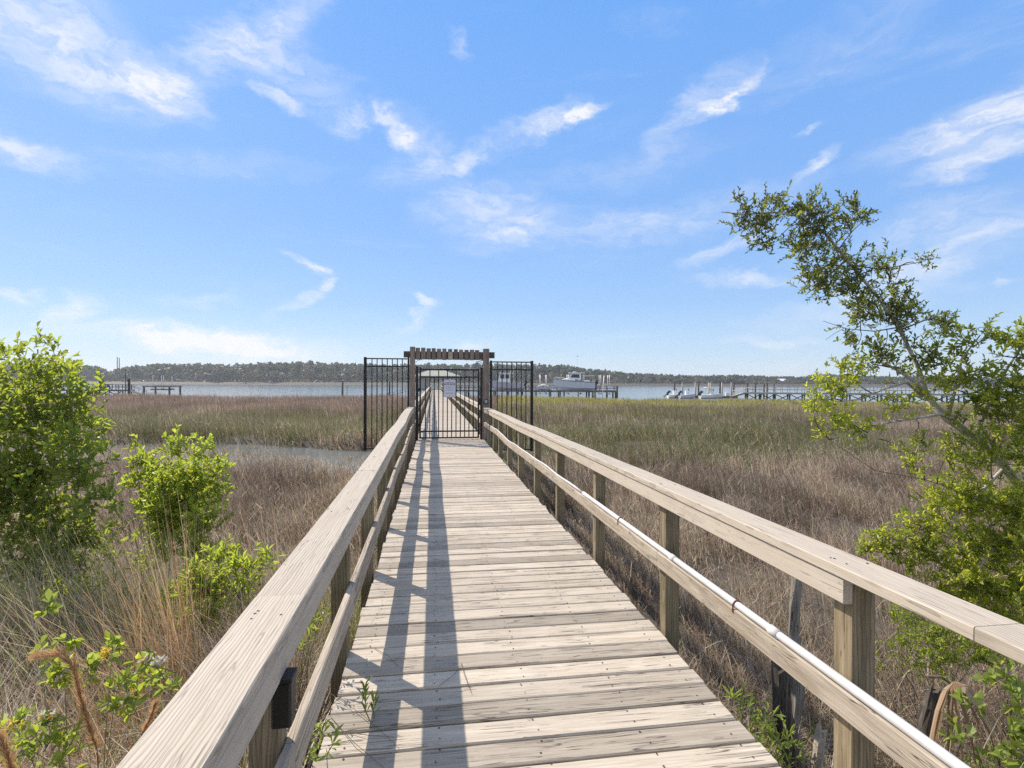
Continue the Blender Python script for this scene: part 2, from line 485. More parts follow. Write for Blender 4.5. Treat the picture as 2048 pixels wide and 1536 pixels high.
def groundmat():
    m, t = newmat('marsh_mud')
    tc = t.n('ShaderNodeTexCoord')
    n1 = t.noise(tc.outputs['Object'], .35, 6, .6); n2 = t.noise(tc.outputs['Object'], 9, 6, .7)
    c = t.mix(t.mapr(n1.outputs[0], .35, .65), (.075, .058, .042), (.12, .095, .065))
    c = t.mix(t.mapr(n2.outputs[0], .35, .7), c, (.05, .042, .03))
    sep = t.n('ShaderNodeSeparateXYZ'); t.link(tc.outputs['Object'], sep.inputs[0])
    far = t.mapr(sep.outputs[1], 380, 430)
    n3 = t.noise(t.mapping(tc.outputs['Object'], sc=(.03, .12, .6)), 1, 5, .6)
    c = t.mix(far, c, t.mix(t.mapr(n3.outputs[0], .4, .62), (.055, .040, .023), (.034, .037, .016)))
    p = t.n('ShaderNodeBsdfPrincipled'); t.link(c, p.inputs['Base Color']); p.inputs['Roughness'].default_value = .85
    bp = t.n('ShaderNodeBump'); bp.inputs['Strength'].default_value = .8; bp.inputs['Distance'].default_value = .05
    t.link(n2.outputs[0], bp.inputs['Height']); t.link(bp.outputs[0], p.inputs['Normal'])
    finish(t, p.outputs[0]); return m
M['ground'] = groundmat()

def watermat():
    m, t = newmat('river_water')
    tc = t.n('ShaderNodeTexCoord')
    n1 = t.noise(t.mapping(tc.outputs['Object'], rot=(0, 0, R(20)), sc=(.35, .9, 1)), 1.0, 4, .6, .4)
    n2 = t.noise(t.mapping(tc.outputs['Object'], sc=(2.2, 3.6, 1)), 1.0, 4, .6)
    h = t.math('ADD', t.math('MULTIPLY', n1.outputs[0], .7), t.math('MULTIPLY', n2.outputs[0], .3))
    p = t.n('ShaderNodeBsdfPrincipled')
    p.inputs['Base Color'].default_value = (.15, .165, .165, 1)
    p.inputs['Roughness'].default_value = .12; p.inputs['IOR'].default_value = 1.33
    sep = t.n('ShaderNodeSeparateXYZ'); t.link(tc.outputs['Object'], sep.inputs[0])
    bp = t.n('ShaderNodeBump'); bp.inputs['Distance'].default_value = .5
    t.link(t.mapr(sep.outputs[1], 40, 95, .03, .07), bp.inputs['Strength'])
    t.link(h, bp.inputs['Height']); t.link(bp.outputs[0], p.inputs['Normal'])
    finish(t, p.outputs[0]); return m
M['water'] = watermat()

# ------------------------------------------------------------------ ground and water
WATER_Z = -1.35
MARSH_Z = -1.08
def marsh_edge(r):                      # forward distance of the river bank
    return 83 + 5 * np.sin(r * .06 + 1) + 3 * np.sin(r * .21) + 2 * np.sin(r * .57 + 2) - 8 * sstep(r, 6, 16)
def creek_line(r):
    return np.where(r < 0, 22.2 + .030 * (-r - 3) ** 1.0 + 0.9 * np.sin(r * .33), 21.6 - .25 * np.sin(r * .8))
def creek_half(r):
    return np.where(r < -2, 1.7 - .75 * sstep(r, -12, -5), .95 - .4 * sstep(r, -2, 5)) * (1 - sstep(r, 10, 13))
def ground_z(x, y):
    x = np.asarray(x, float); y = np.asarray(y, float)
    r = x * CT - y * ST; f = x * ST + y * CT
    z = MARSH_Z + .10 * (fbm(x * .35, y * .35) - .5)
    z = z + (1 - sstep(f, 2.5, 8.0)) * (1 - .8 * sstep(r, .3, 1.3)) * (.36 + .10 * (fbm(x * .8, y * .8) - .5))
    dc = np.abs(f - creek_line(r)) / np.maximum(creek_half(r), .05)
    z = z - .62 * (1 - sstep(dc, .55, 1.12)) * (creek_half(r) > .1)
    # flooded flat in front of the creek, left of the boardwalk
    fl = (1 - sstep(r, -4.0, -2.6)) * sstep(f, 14.0, 16.5) * (1 - sstep(f, 21, 23)) * sstep(r, -24, -19)
    z = z - .33 * fl
    # narrow second gut, right field
    g2 = np.abs(f - (35 + 1.2 * np.sin(r * .4))) / .8
    z = z - .5 * (1 - sstep(g2, .5, 1.2)) * sstep(r, 7, 10) * (1 - sstep(r, 17, 21))
    z = z - 2.4 * sstep(f, marsh_edge(r) - .5, marsh_edge(r) + 4.0)
    z = z + 4.6 * sstep(f, 490, 540) + .35 * sstep(f, 540, 900)
    return z
rr = np.concatenate([-np.geomspace(2600, 42, 22), np.arange(-40, 40.1, .55), np.geomspace(42, 2600, 22)])
ff = np.concatenate([np.arange(-14, 100.1, .6), np.geomspace(104, 470, 16), np.linspace(482, 560, 14), np.geomspace(600, 4200, 10)])
GR, GF = np.meshgrid(rr, ff, indexing='ij')
GX, GY = RF(GR, GF)
gm = MB().grid(np.stack([GX, GY, ground_z(GX, GY)], 2))
tag(gm.build('ground', M['ground'], smooth=True), kind='structure')
wm = MB()
wx, wy = RF(np.array([-2600, 2600, 2600, -2600.]), np.array([-20, -20, 1200, 1200.]))
wm.add(np.stack([wx, wy, np.full(4, WATER_Z)], 1), [(0, 1, 2, 3)])
tag(wm.build('river_water', M['water']), kind='structure')

# ------------------------------------------------------------------ boardwalk
GATE_Y = 14.6
END_Y = 112.0
def bend(y): return float(sstep(y, 0, GATE_Y))
def wob(y, k):                                   # boards have warped over the years
    a = float(sstep(y, 3.5, 11))
    return a * (.011 * math.sin(y * 1.05 + k) + .008 * math.sin(y * 2.0 + 2 * k))
def capz(side, y):
    z = (.815 + .075 * bend(y)) if side < 0 else (.92 - .05 * bend(y))
    return z + .6 * wob(y, 1.0 if side < 0 else 2.6)
def capx(side, y):                               # inner face of the railing
    x = (-.428 - .085 * bend(y)) if side < 0 else (1.397 - .055 * bend(y))
    return x + .9 * wob(y, 4.2 if side < 0 else .4)
bw = thing('boardwalk', 'long weathered plank boardwalk with pale wooden railings leading through the gate', 'boardwalk')

def loft_rail(mb, side, y0, y1, dx0, dx1, dz0, dz1, step=.35, bev=.004, tint=None, lift=None):
    """a timber along the walk: dx outward from the inner railing face, dz below the cap top"""
    n = max(2, int((y1 - y0) / step) + 1)
    V = []
    for i in range(n):
        y = y0 + (y1 - y0) * i / (n - 1)
        x, z = capx(side, y), capz(side, y)
        if lift: x, z = lift(y)
        a, b = (x + side * dx0, x + side * dx1)
        zt, zb = z - dz0, z - dz1
        e = bev
        s = 1 if b > a else -1
        V += [(a, y, zb + e), (a + s * e, y, zb), (b - s * e, y, zb), (b, y, zb + e), (b, y, zt - e), (b - s * e, y, zt), (a + s * e, y, zt), (a, y, zt - e)]
    Fq = []
    for i in range(n - 1):
        for k in range(8):
            q = (i * 8 + k, i * 8 + (k + 1) % 8, (i + 1) * 8 + (k + 1) % 8, (i + 1) * 8 + k)
            Fq.append(q if side > 0 else q[::-1])
    for base in (0, (n - 1) * 8):
        for q in ((0, 1, 2, 3), (0, 3, 4, 7), (7, 4, 5, 6)):
            Fq.append(tuple(base + i for i in q))
    mb.add(V, Fq, tint)

# deck planks
deck = MB()
y = -1.6; i = 0
dark_at = {2.55, 3.42, 4.55, 5.75, 7.3, 9.1}
while y < END_Y:
    w = .138 + random.uniform(-.002, .003)
    t = random.uniform(.55, 1.0)
    for d in dark_at:
        if abs(y + w / 2 - d) < .0725: t = random.uniform(.0, .12)
    if random.random() < .07: t = random.uniform(.1, .45)
    xl = -.477 + .03 * bend(y) + random.uniform(-.010, .010)
    xr = 1.395 - .05 * bend(y) + random.uniform(-.012, .010)
    z = random.uniform(-.003, .0015)
    M4 = Matrix.Rotation(random.uniform(-.002, .002), 4, 'Z')
    b = .005
    cup = random.uniform(0, .0025)
    n = 6 if y < 9 else 2
    V = []
    for k in range(n + 1):
        x = xl + (xr - xl) * k / n
        e = b + (random.uniform(0, .003) if y < 9 else 0)
        e2 = b + (random.uniform(0, .003) if y < 9 else 0)
        V += [(x, y, z - .038), (x, y, z - b), (x, y + e, z + cup), (x, y + w - e2, z + cup), (x, y + w, z - b), (x, y + w, z - .038)]
    Fq = []
    for k in range(n):
        for q in range(6):
            q2 = (q + 1) % 6
            Fq.append((k * 6 + q, (k + 1) * 6 + q, (k + 1) * 6 + q2, k * 6 + q2))
    for base, fl in ((0, 0), (n * 6, 1)):
        for q in ((0, 1, 4, 5), (1, 2, 3, 4)):
            q = tuple(base + a for a in q)
            Fq.append(q[::-1] if fl else q)
    V = [tuple(M4 @ Vector((vx - .46, vy - y, vz)) + Vector((.46, y, 0))) for vx, vy, vz in V]
    deck.add(V, Fq, t)
    y += w + random.uniform(.008, .014)
    i += 1
tag(deck.build('deck', M['deck'], bw))

# nail heads in rows over the stringers
nails = MB()
y = -1.5
while y < 9:
    for xs in (-.36, .02, .46, .92, 1.30):
        for dy in (.03, .105):
            xx, yy = xs + random.uniform(-.015, .015), y + dy + random.uniform(-.006, .006)
            rad = random.uniform(.0035, .0055)
            nails.add([(xx + rad * math.cos(a), yy + rad * math.sin(a), .0035) for a in (0, 1.047, 2.094, 3.1416, 4.189, 5.236)], [(0, 1, 2, 3), (0, 3, 4, 5)])
    y += .1465
tag(nails.build('nail_head', M['nail'], bw), kind='stuff')

# stringers and piles
for xs in (-.40, .46, 1.30):
    m = MB()
    m.box((xs - .025, -1.6, -.24), (xs + .025, END_Y, -.044))
    m.build('stringer', M['frame'], bw)
LPOST = [.35, 1.78, 3.14, 4.47, 5.82, 7.15, 8.5, 9.85, 11.2, 12.55, 13.85]
RPOST = [.2, 1.70, 3.19, 4.62, 6.1, 7.45, 8.8, 10.1, 11.4, 12.65, 13.8]
y = GATE_Y + .9
while y < END_Y:
    LPOST.append(y); RPOST.append(y + .1); y += 1.42
rest = MB(); npost = 0
for side, ys in ((-1, LPOST), (1, RPOST)):
    for k, y in enumerate(ys):
        xi = capx(side, y) + side * .038
        xo = xi + side * .09
        gz = min(float(ground_z((xi + xo) / 2, y)), -1.0) - .5
        top = capz(side, y) - .0405
        m = rest if k >= 50 else MB()
        m.bbox((min(xi, xo), y - .045, gz), (max(xi, xo), y + .045, top), .004, tint=random.random())
        if k < 50: m.build('post', M['post'], bw)
        npost += 1
tag(rest.build('post', M['post'], bw), kind='stuff')

# railing boards: cap, board under the cap, lower rail
def runs(a, b, n, jit=.1):
    xs = [a + (b - a) * k / n + (random.uniform(-jit, jit) if 0 < k < n else 0) for k in range(n + 1)]
    return list(zip(xs[:-1], xs[1:]))
def low_lift(side):
    def f(y):
        if side < 0: return capx(-1, y), .40 + .05 * bend(y) + 1.1 * wob(y, .7)
        return capx(1, y), .495 - .02 * bend(y) + 1.5 * wob(y, 1.9)
    return f
G = .0015
cap_runs = {-1: [(-1.6, 1.92), (1.92, 4.47), (4.47, 7.15), (7.15, 9.85), (9.85, 12.55), (12.55, 14.48)],
            1: [(-1.6, 1.2), (1.2, 3.9), (3.9, 6.1), (6.1, 8.8), (8.8, 11.4), (11.4, 14.44)]}
fas_runs = {-1: [(-1.6, 3.14), (3.14, 5.82), (5.82, 9.85), (9.85, 14.48)], 1: [(1.655, 4.62), (4.62, 7.45), (7.45, 11.4), (11.4, 14.44)]}
low_runs = {-1: [(-1.6, 1.78), (1.78, 3.14), (3.14, 5.82), (5.82, 8.5), (8.5, 11.2), (11.2, 14.48)],
            1: [(-1.6, 3.19), (3.19, 6.1), (6.1, 8.8), (8.8, 11.4), (11.4, 14.44)]}
for side in (-1, 1):
    wid = .168 if side < 0 else .140
    far = (GATE_Y + .12, END_Y)
    for a, b in cap_runs[side] + [far]:
        m = MB()
        segs = [(a, b)] if b < 20 else runs(a, b, 30)
        for s0, s1 in segs:
            loft_rail(m, side, s0 + G, s1 - G, 0 if side < 0 else -.006, wid, random.uniform(-.0015, .0015), .0395)
        m.build('rail_cap', M['cap'], bw)
    for a, b in fas_runs[side] + [far]:
        m = MB()
        segs = [(a, b)] if b < 20 else runs(a, b, 30)
        for s0, s1 in segs:
            loft_rail(m, side, s0 + G, s1 - G, .0015, .0375, .0415, .129)
        m.build('rail_board', M['fascia'], bw)
    for a, b in low_runs[side] + [far]:
        m = MB()
        segs = [(a, b)] if b < 20 else runs(a, b, 30)
        for s0, s1 in segs:
            loft_rail(m, side, s0 + G, s1 - G, .001 if side < 0 else -.002, .0375, 0, .138 if side < 0 else .098, lift=low_lift(side), bev=.006)
        m.build('lower_rail', M['lower'], bw)
# nail and screw heads on the caps
nc = MB()
for side, ys in ((-1, LPOST[:11]), (1, RPOST[:11])):
    for y in ys:
        for k in range(4):
            wid = .168 if side < 0 else .140
            xx = capx(side, y) + side * random.choice((.25, .75)) * wid + random.uniform(-.01, .01)
            yy = y + random.uniform(-.05, .05)
            rad = random.uniform(.004, .006)
            nc.add([(xx + rad * math.cos(a), yy + rad * math.sin(a), capz(side, yy) + .0025) for a in (0, 1.047, 2.094, 3.1416, 4.189, 5.236)], [(0, 1, 2, 3), (0, 3, 4, 5)])
tag(nc.build('nail_head', M['nail'], bw), kind='stuff')

# white conduit and black cable clipped along the right lower rail
ll = low_lift(1)
pipe = MB()
ys = np.arange(-1.6, 5.15, .25)
pipe.tube([(ll(y)[0] + .018, y, ll(y)[1] + .017) for y in ys], .0165, 12)
pb = pipe.build('conduit_pipe', M['pvc'], bw, smooth=True)
for y in (2.05, 3.0):
    jm = MB(); xx, zz = ll(y)
    jm.tube([(xx + .018, y - .03, zz + .017), (xx + .018, y + .03, zz + .017)], .0195, 12)
    jm.build('pipe_coupling', M['pvc'], pb, smooth=True)
for y in (2.33, 3.9):
    st = MB(); xx, zz = ll(y)
    st.tube([(xx - .004, y, zz - .018), (xx - .003, y, zz + .02), (xx + .006, y, zz + .033), (xx + .018, y, zz + .037), (xx + .030, y, zz + .033), (xx + .037, y, zz + .02), (xx + .05, y + .01, zz + .004)], .004, 5)
    st.build('pipe_strap', M['copper'], pb)
p2 = MB()
ys = np.arange(4.95, 14.45, .25)
p2.tube([(ll(y)[0] + .018 + .006 * math.sin(y * 3), y, ll(y)[1] + .013 + .004 * math.sin(5 * y)) for y in ys], .0115, 8)
p2.build('conduit_pipe', M['pvc'], bw, smooth=True)
cb = MB()
ys = np.arange(2.6, 14.45, .18)
cb.tube([(ll(y)[0] + .040 + .005 * math.sin(y * 2.1), y, ll(y)[1] + .006 + .004 * math.sin(4 * y)) for y in ys], .004, 5)
cb.build('cable', M['black'], bw)
# small black solar light on the nearest left post
lt = MB()
lx, ly, lz = capx(-1, 1.66) + .005, 1.64, .625
lt.bbox((lx - .034, ly - .03, lz - .07), (lx + .022, ly + .03, lz + .06), .006)
lt.bbox((lx - .034, ly - .036, lz + .0605), (lx + .026, ly + .036, lz + .072), .003)
lt.build('post_light', M['black'], bw)

# ------------------------------------------------------------------ gate arbor
ab = thing('gate_arbor', 'dark weathered timber arbor framing the gate with short pickets along its top beam', 'arbor', (0, 0, 0))
for (xc, w, top) in ((-.57, .135, 2.50), (1.41, .165, 2.47)):
    m = MB(); m.bbox((xc - w / 2, GATE_Y - .07, -1.6), (xc + w / 2, GATE_Y + .075, top), .008)
    m.build('post', M['old'], ab)
for yb in (GATE_Y - .045,):
    m = MB(); m.bbox((-.81, GATE_Y + .079, 2.215), (1.655, GATE_Y + .118, 2.385), .004); m.build('beam', M['beam'], ab)
m = MB(); m.bbox((-.50, GATE_Y - .004, 2.165), (1.325, GATE_Y + .034, 2.375), .004); m.build('beam', M['beam'], ab)
xs = [-.49, -.345, -.20, -.062, .075, .222, .375, .53, .672, .818, .962, 1.10, 1.235]
for k, x in enumerate(xs[:-1]):
    m = MB(); w = .114 + random.uniform(-.008, .006)
    m.bbox((x, GATE_Y - .048, 2.155 + random.uniform(-.006, .006)), (x + w, GATE_Y - .008, 2.475 - .004 * k + random.uniform(-.006, .006)), .004)
    m.build('picket', M['old'], ab)
# patch of peeling board and a keypad on the right post, wires at the corner
m = MB(); m.bbox((.385, GATE_Y - .054, 2.17), (.50, GATE_Y - .049, 2.37), .002); m.build('peeled_patch', M['lower'], ab)
kp = MB(); kp.bbox((1.352, GATE_Y - .105, .97), (1.452, GATE_Y - .071, 1.09), .006)
ko = kp.build('keypad', M['black'], ab)
kf = MB(); kf.bbox((1.364, GATE_Y - .109, .985), (1.440, GATE_Y - .1055, 1.075), .002); kf.build('keypad_face', M['grey_box'], ko)
cw = MB()
cw.tube([(1.33, GATE_Y - .03, 2.16), (1.24, GATE_Y - .05, 2.13), (1.13, GATE_Y - .05, 2.10), (1.17, GATE_Y - .05, 2.06), (1.29, GATE_Y - .05, 2.09), (1.31, GATE_Y - .06, 1.98), (1.27, GATE_Y - .06, 1.93)], .011, 6)
cw.build('gate_closer', M['black'], ab)
cw = MB()
cw.tube([(-.32, GATE_Y - .03, 2.155), (-.42, GATE_Y - .03, 2.14), (-.49, GATE_Y - .03, 2.07)], .006, 5); cw.build('cable', M['black'], ab)

# ------------------------------------------------------------------ metal gate
GY_ = GATE_Y + .0
mg = thing('metal_gate', 'black metal picket gate closed across the boardwalk under the arbor', 'gate', (.42, GY_, 0))
def gbox(name, lo, hi, b=.003):
    m = MB(); m.bbox((lo[0] - .42, lo[1], lo[2]), (hi[0] - .42, hi[1], hi[2]), b, .5); return m.build(name, M['black'], mg)
gbox('hinge_post', (-.485, -.035, -.3), (-.415, .035, 1.975))
gbox('latch_post', (1.252, -.035, -.3), (1.318, .035, 1.955))
gbox('frame_stile', (-.388, -.022, .03), (-.342, .022, 1.955))
gbox('frame_stile', (1.182, -.022, .03), (1.226, .022, 1.93))
for z0, z1 in ((.03, .066), (.205, .245), (1.67, 1.71), (1.868, 1.912)):
    gbox('frame_rail', (-.341, -.018, z0), (1.181, .018, z1))
nb = 13
for k in range(1, nb):
    x = -.342 + (1.182 + .342) * k / nb
    gbox('picket', (x - .013, -.013, .067), (x + .013, .013, 1.867 if k % 2 == 0 else 1.669), .002)
gbox('latch', (1.205, -.062, .93), (1.262, -.023, 1.13))
for z in (.35, 1.3):
    gbox('hinge', (-.414, -.03, z), (-.389, .02, z + .09))
# ------------------------------------------------------------------ sign on the gate
sg = thing('sign', 'white dock rules notice with rounded corners fixed to the black gate', 'sign', (.42, GY_ - .03, 1.383))
def rrect(w, h, r, n=6):
    pts = []
    for cx, cz, a0 in ((w - r, h - r, 0), (-w + r, h - r, 90), (-w + r, -h + r, 180), (w - r, -h + r, 270)):
        for k in range(n + 1):
            a = R(a0 + 90 * k / n); pts.append((cx + r * math.cos(a), cz + r * math.sin(a)))
    return pts
def plate(mb, w, h, r, y0, y1):
    p = rrect(w, h, r); n = len(p)
    V = [(x, y0, z) for x, z in p] + [(x, y1, z) for x, z in p] + [(0, y0, 0), (0, y1, 0)]
    mb.add(V, [(i, (i + 1) % n, n + (i + 1) % n, n + i) for i in range(n)])
    s = mb.n - len(V)
    mb.f.append(np.array([(s + i, 2 * n + s, s + (i + 1) % n) for i in range(n)] + [(s + n + i, s + n + (i + 1) % n, 2 * n + 1 + s) for i in range(n)]))
m = MB(); plate(m, .162, .24, .035, -.002, .002); m.build('sign_panel', M['sign'], sg)
m = MB()
po, pi = rrect(.150, .228, .028), rrect(.143, .221, .023); n = len(po)
m.add([(x, -.0035, z) for x, z in po] + [(x, -.0035, z) for x, z in pi], [(i, n + i, n + (i + 1) % n, (i + 1) % n) for i in range(n)])
m.build('sign_border', M['ink2'], sg)
cu = bpy.data.curves.new('lettering', 'FONT'); cu.body = 'DOCK RULES'; cu.size = .050; cu.align_x = 'CENTER'; cu.extrude = .0005; cu.offset = .0012
to = bpy.data.objects.new('lettering', cu); col.objects.link(to); to.parent = sg
bpy.context.view_layer.update()
tm_ = bpy.data.meshes.new_from_object(to.evaluated_get(bpy.context.evaluated_depsgraph_get()))
bpy.data.objects.remove(to); bpy.data.curves.remove(cu)
to = bpy.data.objects.new('lettering', tm_); col.objects.link(to); to.parent = sg; tm_.materials.clear()
to.location = (0, -.0040, .098); to.rotation_euler = (R(90), 0, 0); tm_.materials.append(M['ink'])
def smalltext(name, z, h, x0, x1, mat, gap=.25):
    m = MB(); x = x0
    while x < x1:
        w = min(random.uniform(.012, .035), x1 - x)
        m.add([(x, -.0038, z), (x + w, -.0038, z), (x + w, -.0038, z + h), (x, -.0038, z + h)], [(0, 1, 2, 3)])
        x += w + .006
    m.build(name, mat, sg)
smalltext('heading_line', .148, .015, -.115, .115, M['ink'])
for k in range(6): smalltext('text_line', .062 - .025 * k, .0075, -.11, .08 + .03 * random.random(), M['ink2'])
for k in range(2): smalltext('text_line', -.128 - .024 * k, .012, -.112, .10, M['ink2'])
for z in (.20, -.20):
    m = MB(); m.tube([(0, -.007, z), (0, .03, z)], .008, 8); m.build('bolt', M['ink'], sg)

# ------------------------------------------------------------------ black fence panels beside the gate
def fence(name, label, xa, xb, zt, zb, posts, grp):
    o = thing(name, label, 'fence panel', ((xa + xb) / 2, GATE_Y - .02, 0), 0, grp)
    xc = (xa + xb) / 2
    def fb(nm, lo, hi):
        m = MB(); m.bbox((lo[0] - xc, lo[1], lo[2]), (hi[0] - xc, hi[1], hi[2]), .003, .5); m.build(nm, M['black'], o)
    for (x, w, z0) in posts: fb('post', (x - w / 2, -.035, z0), (x + w / 2, .035, zt + .02))
    lo, hi = min(p[0] for p in posts) + .04, max(p[0] for p in posts) - .03
    for z in (zt - .018, zt - .225, zb + .03):
        fb('rail', (lo, -.014, z - .016), (hi, .014, z + .016))
    for k in range(1, 8):
        x = lo + (hi - lo) * k / 8
        for za, zc in ((zb + .047, zt - .242), (zt - .208, zt - .035)):
            fb('picket', (x - .012, -.012, za), (x + .012, .012, zc))
fence('fence_panel', 'black metal picket wing on the creek side of the gate', -1.82, -.66, 2.19, -.25, ((-1.80, .075, -.26), (-.675, .05, -.2)), 'wing panels beside the gate')
fence('fence_panel', 'black metal picket wing beside the keypad post', 1.53, 2.70, 2.13, -.33, ((1.545, .06, -.3), (2.68, .075, -.35)), 'wing panels beside the gate')

# ------------------------------------------------------------------ grasses
def blade_mesh(mb, x, y, z, h, w, lean, laz, c, seg=2, curl=1.6, wend=.25):
    """grass blades: root, height, width, sideways reach, azimuth of the lean, colour (N,3)"""
    n = len(x)
    fa = rng.random(n) * math.pi
    fx, fy = np.cos(fa) * w / 2, np.sin(fa) * w / 2
    lx, ly = np.cos(laz), np.sin(laz)
    rows = seg + 1
    V = np.empty((n, rows, 2, 3), dtype=np.float32)
    for k in range(rows):
        t = k / seg
        off = lean * t ** curl
        zz = z + np.sqrt(np.maximum((h * t) ** 2 - np.minimum(off, h * t * .97) ** 2, 0))
        ws = (1 - t) * (1 - wend) + wend if k < seg else wend * .5
        V[:, k, 0, 0] = x + lx * off - fx * ws; V[:, k, 1, 0] = x + lx * off + fx * ws
        V[:, k, 0, 1] = y + ly * off - fy * ws; V[:, k, 1, 1] = y + ly * off + fy * ws
        V[:, k, 0, 2] = zz; V[:, k, 1, 2] = zz
    base = np.arange(n)[:, None] * rows * 2
    ks = np.arange(seg)[None, :] * 2
    a = (base + ks).ravel()
    Fc = np.stack([a, a + 1, a + 3, a + 2], 1)
    mb.add(V.reshape(-1, 3), Fc, 0.5, np.repeat(c, rows * 2, axis=0))

PAL = np.array([(.325, .245, .185), (.15, .112, .085), (.60, .49, .365), (.275, .19, .165), (.235, .215, .105), (.16, .185, .068), (.50, .47, .09)])
BR, DK, STR, MAU, OLI, GRN, YEL = range(7)
def pick(weights):
    """weights (N,7) -> colours"""
    w = np.cumsum(weights, 1); w /= w[:, -1:]
    u = rng.random(len(w))[:, None]
    k = np.minimum((u > w).sum(1), 6)
    c = PAL[k] * (1 + .25 * (rng.random((len(w), 1)) - .5)) + .02 * (rng.random((len(w), 3)) - .5)
    return np.clip(c, .01, .9)

def marsh_weights(r, f):
    n = len(r)
    p1 = fbm(r * .16 + 40, f * .12 + 7); p2 = fbm(r * .05 + 3, f * .09 + 20)
    W_ = np.zeros((n, 7))
    W_[:, BR] = 1.0; W_[:, DK] = .6; W_[:, STR] = .55; W_[:, MAU] = .32; W_[:, OLI] = .32; W_[:, GRN] = .05
    left = (r < -1.5)
    # left field beyond the creek: green foot, then mauve and rust at the river
    gl = left * np.maximum(sstep(f, 22.5, 25) * (1 - sstep(f, 32, 46)), 0)
    W_[:, GRN] += gl * 3.0 * (.5 + p1); W_[:, OLI] += gl * 2.0
    mv = left * sstep(f, 36, 52)
    W_[:, MAU] += mv * 2.0; W_[:, BR] += mv * 1.0; W_[:, STR] *= 1 - .5 * mv; W_[:, OLI] += mv * .6 * (1 - sstep(f, 50, 62))
    # right field: green bands at the guts, yellow green far edge
    right = (r >= -1.5)
    g1 = right * sstep(f, 14 + 2.5 * p1, 20) * (1 - sstep(f, 25, 33)) * (1 - sstep(r, 9 + 6 * p1, 15 + 7 * p1))
    W_[:, GRN] += g1 * 5.0; W_[:, OLI] += g1 * 3.0
    g2 = right * sstep(f, 33, 37) * (1 - sstep(f, 44, 52))
    W_[:, GRN] += g2 * 1.3; W_[:, OLI] += g2 * 2.2; W_[:, YEL] += g2 * .5
    g3 = right * sstep(f, 48 + 10 * (p2 - .5), 62 + 10 * (p2 - .5))
    W_[:, YEL] += g3 * 5.0; W_[:, GRN] += g3 * 1.4; W_[:, BR] += g3 * .4
    rose = right * sstep(r, 14, 34) * sstep(f, 14, 24) * (1 - sstep(f, 36, 46))
    W_[:, MAU] += rose * .8
    return W_

def marsh_height(r, f):
    h = .62 + .34 * (fbm(r * .30, f * .30) - .5) + .45 * (fbm(r * .07 + 9, f * .09) - .5)
    lush = np.exp(-((f - creek_line(r) - 3.0) / 1.8) ** 2) * (creek_half(r) > .15)
    h = h + .30 * lush * (r > -26)
    lush2 = np.exp(-((f - 37.3) / 1.6) ** 2) * sstep(r, 6, 9) * (1 - sstep(r, 18, 22))
    h = h + .28 * lush2
    h = h + .16 * sstep(f, 55, 78) * (r < -1) - .12 * sstep(f, 50, 70) * (r > 4) + .30 * (fbm(r * .22 + 77, f * .25) - .5) * sstep(f, 50, 70)
    h = h * (1 - .40 * (r < -3) * sstep(f, 13, 17) * (1 - sstep(f, 20.5, 23)))
    h = h * (1 - .15 * (1 - sstep(f, 5, 9)))
    return h

def density(r, f):
    x, y = RF(r, f)
    d = .55 + .7 * fbm(r * .6 + 3, f * .6)
    d *= ~((x > -.62) & (x < 1.60))
    dc = np.abs(f - creek_line(r)) / np.maximum(creek_half(r), .05)
    d *= np.where((dc < .85) & (creek_half(r) > .1), .04 + .55 * sstep(fbm(r * .8 + 31, f * 1.5 + 2), .42, .62), 1.0)
    d *= 1 + 1.2 * np.exp(-((dc - 1.05) / .3) ** 2) * (creek_half(r) > .1)
    fl = (1 - sstep(r, -4.0, -2.6)) * sstep(f, 14.0, 16.5) * (1 - sstep(f, 21, 23)) * sstep(r, -24, -19)
    d *= 1 - .62 * fl * (.55 + .6 * sstep(fbm(r * .5 + 8, f * .8), .4, .6))
    g2 = np.abs(f - (35 + 1.2 * np.sin(r * .4)))
    d *= 1 - 1.0 * ((g2 < .9) & (r > 7.5) & (r < 20))
    d *= 1 - sstep(f, marsh_edge(r) - .6, marsh_edge(r) + 1.0)
    d *= 1 - .85 * (1 - sstep(f, 3.0, 5.5)) * (r < 0)
    d *= 1 - .55 * (1 - sstep(f, 3.0, 5.0)) * (r > 0)
    # bare muddy pockets near the walk
    d *= 1 - .88 * (sstep(fbm(r * .9 + 50, f * .9 + 5), .55, .66) * (f < 13))
    d *= 1 - .75 * ((x > 1.4) & (x < 2.2 + .4 * fbm(x * 0 + 3, y * .7)) & (f < 9))
    d *= np.where(f < 30, .18 + 1.1 * sstep(fbm(r * 1.3 + 9, f * .9 + 70), .32, .58), .55 + .6 * sstep(fbm(r * .35 + 9, f * .3 + 70), .35, .6))
    return d

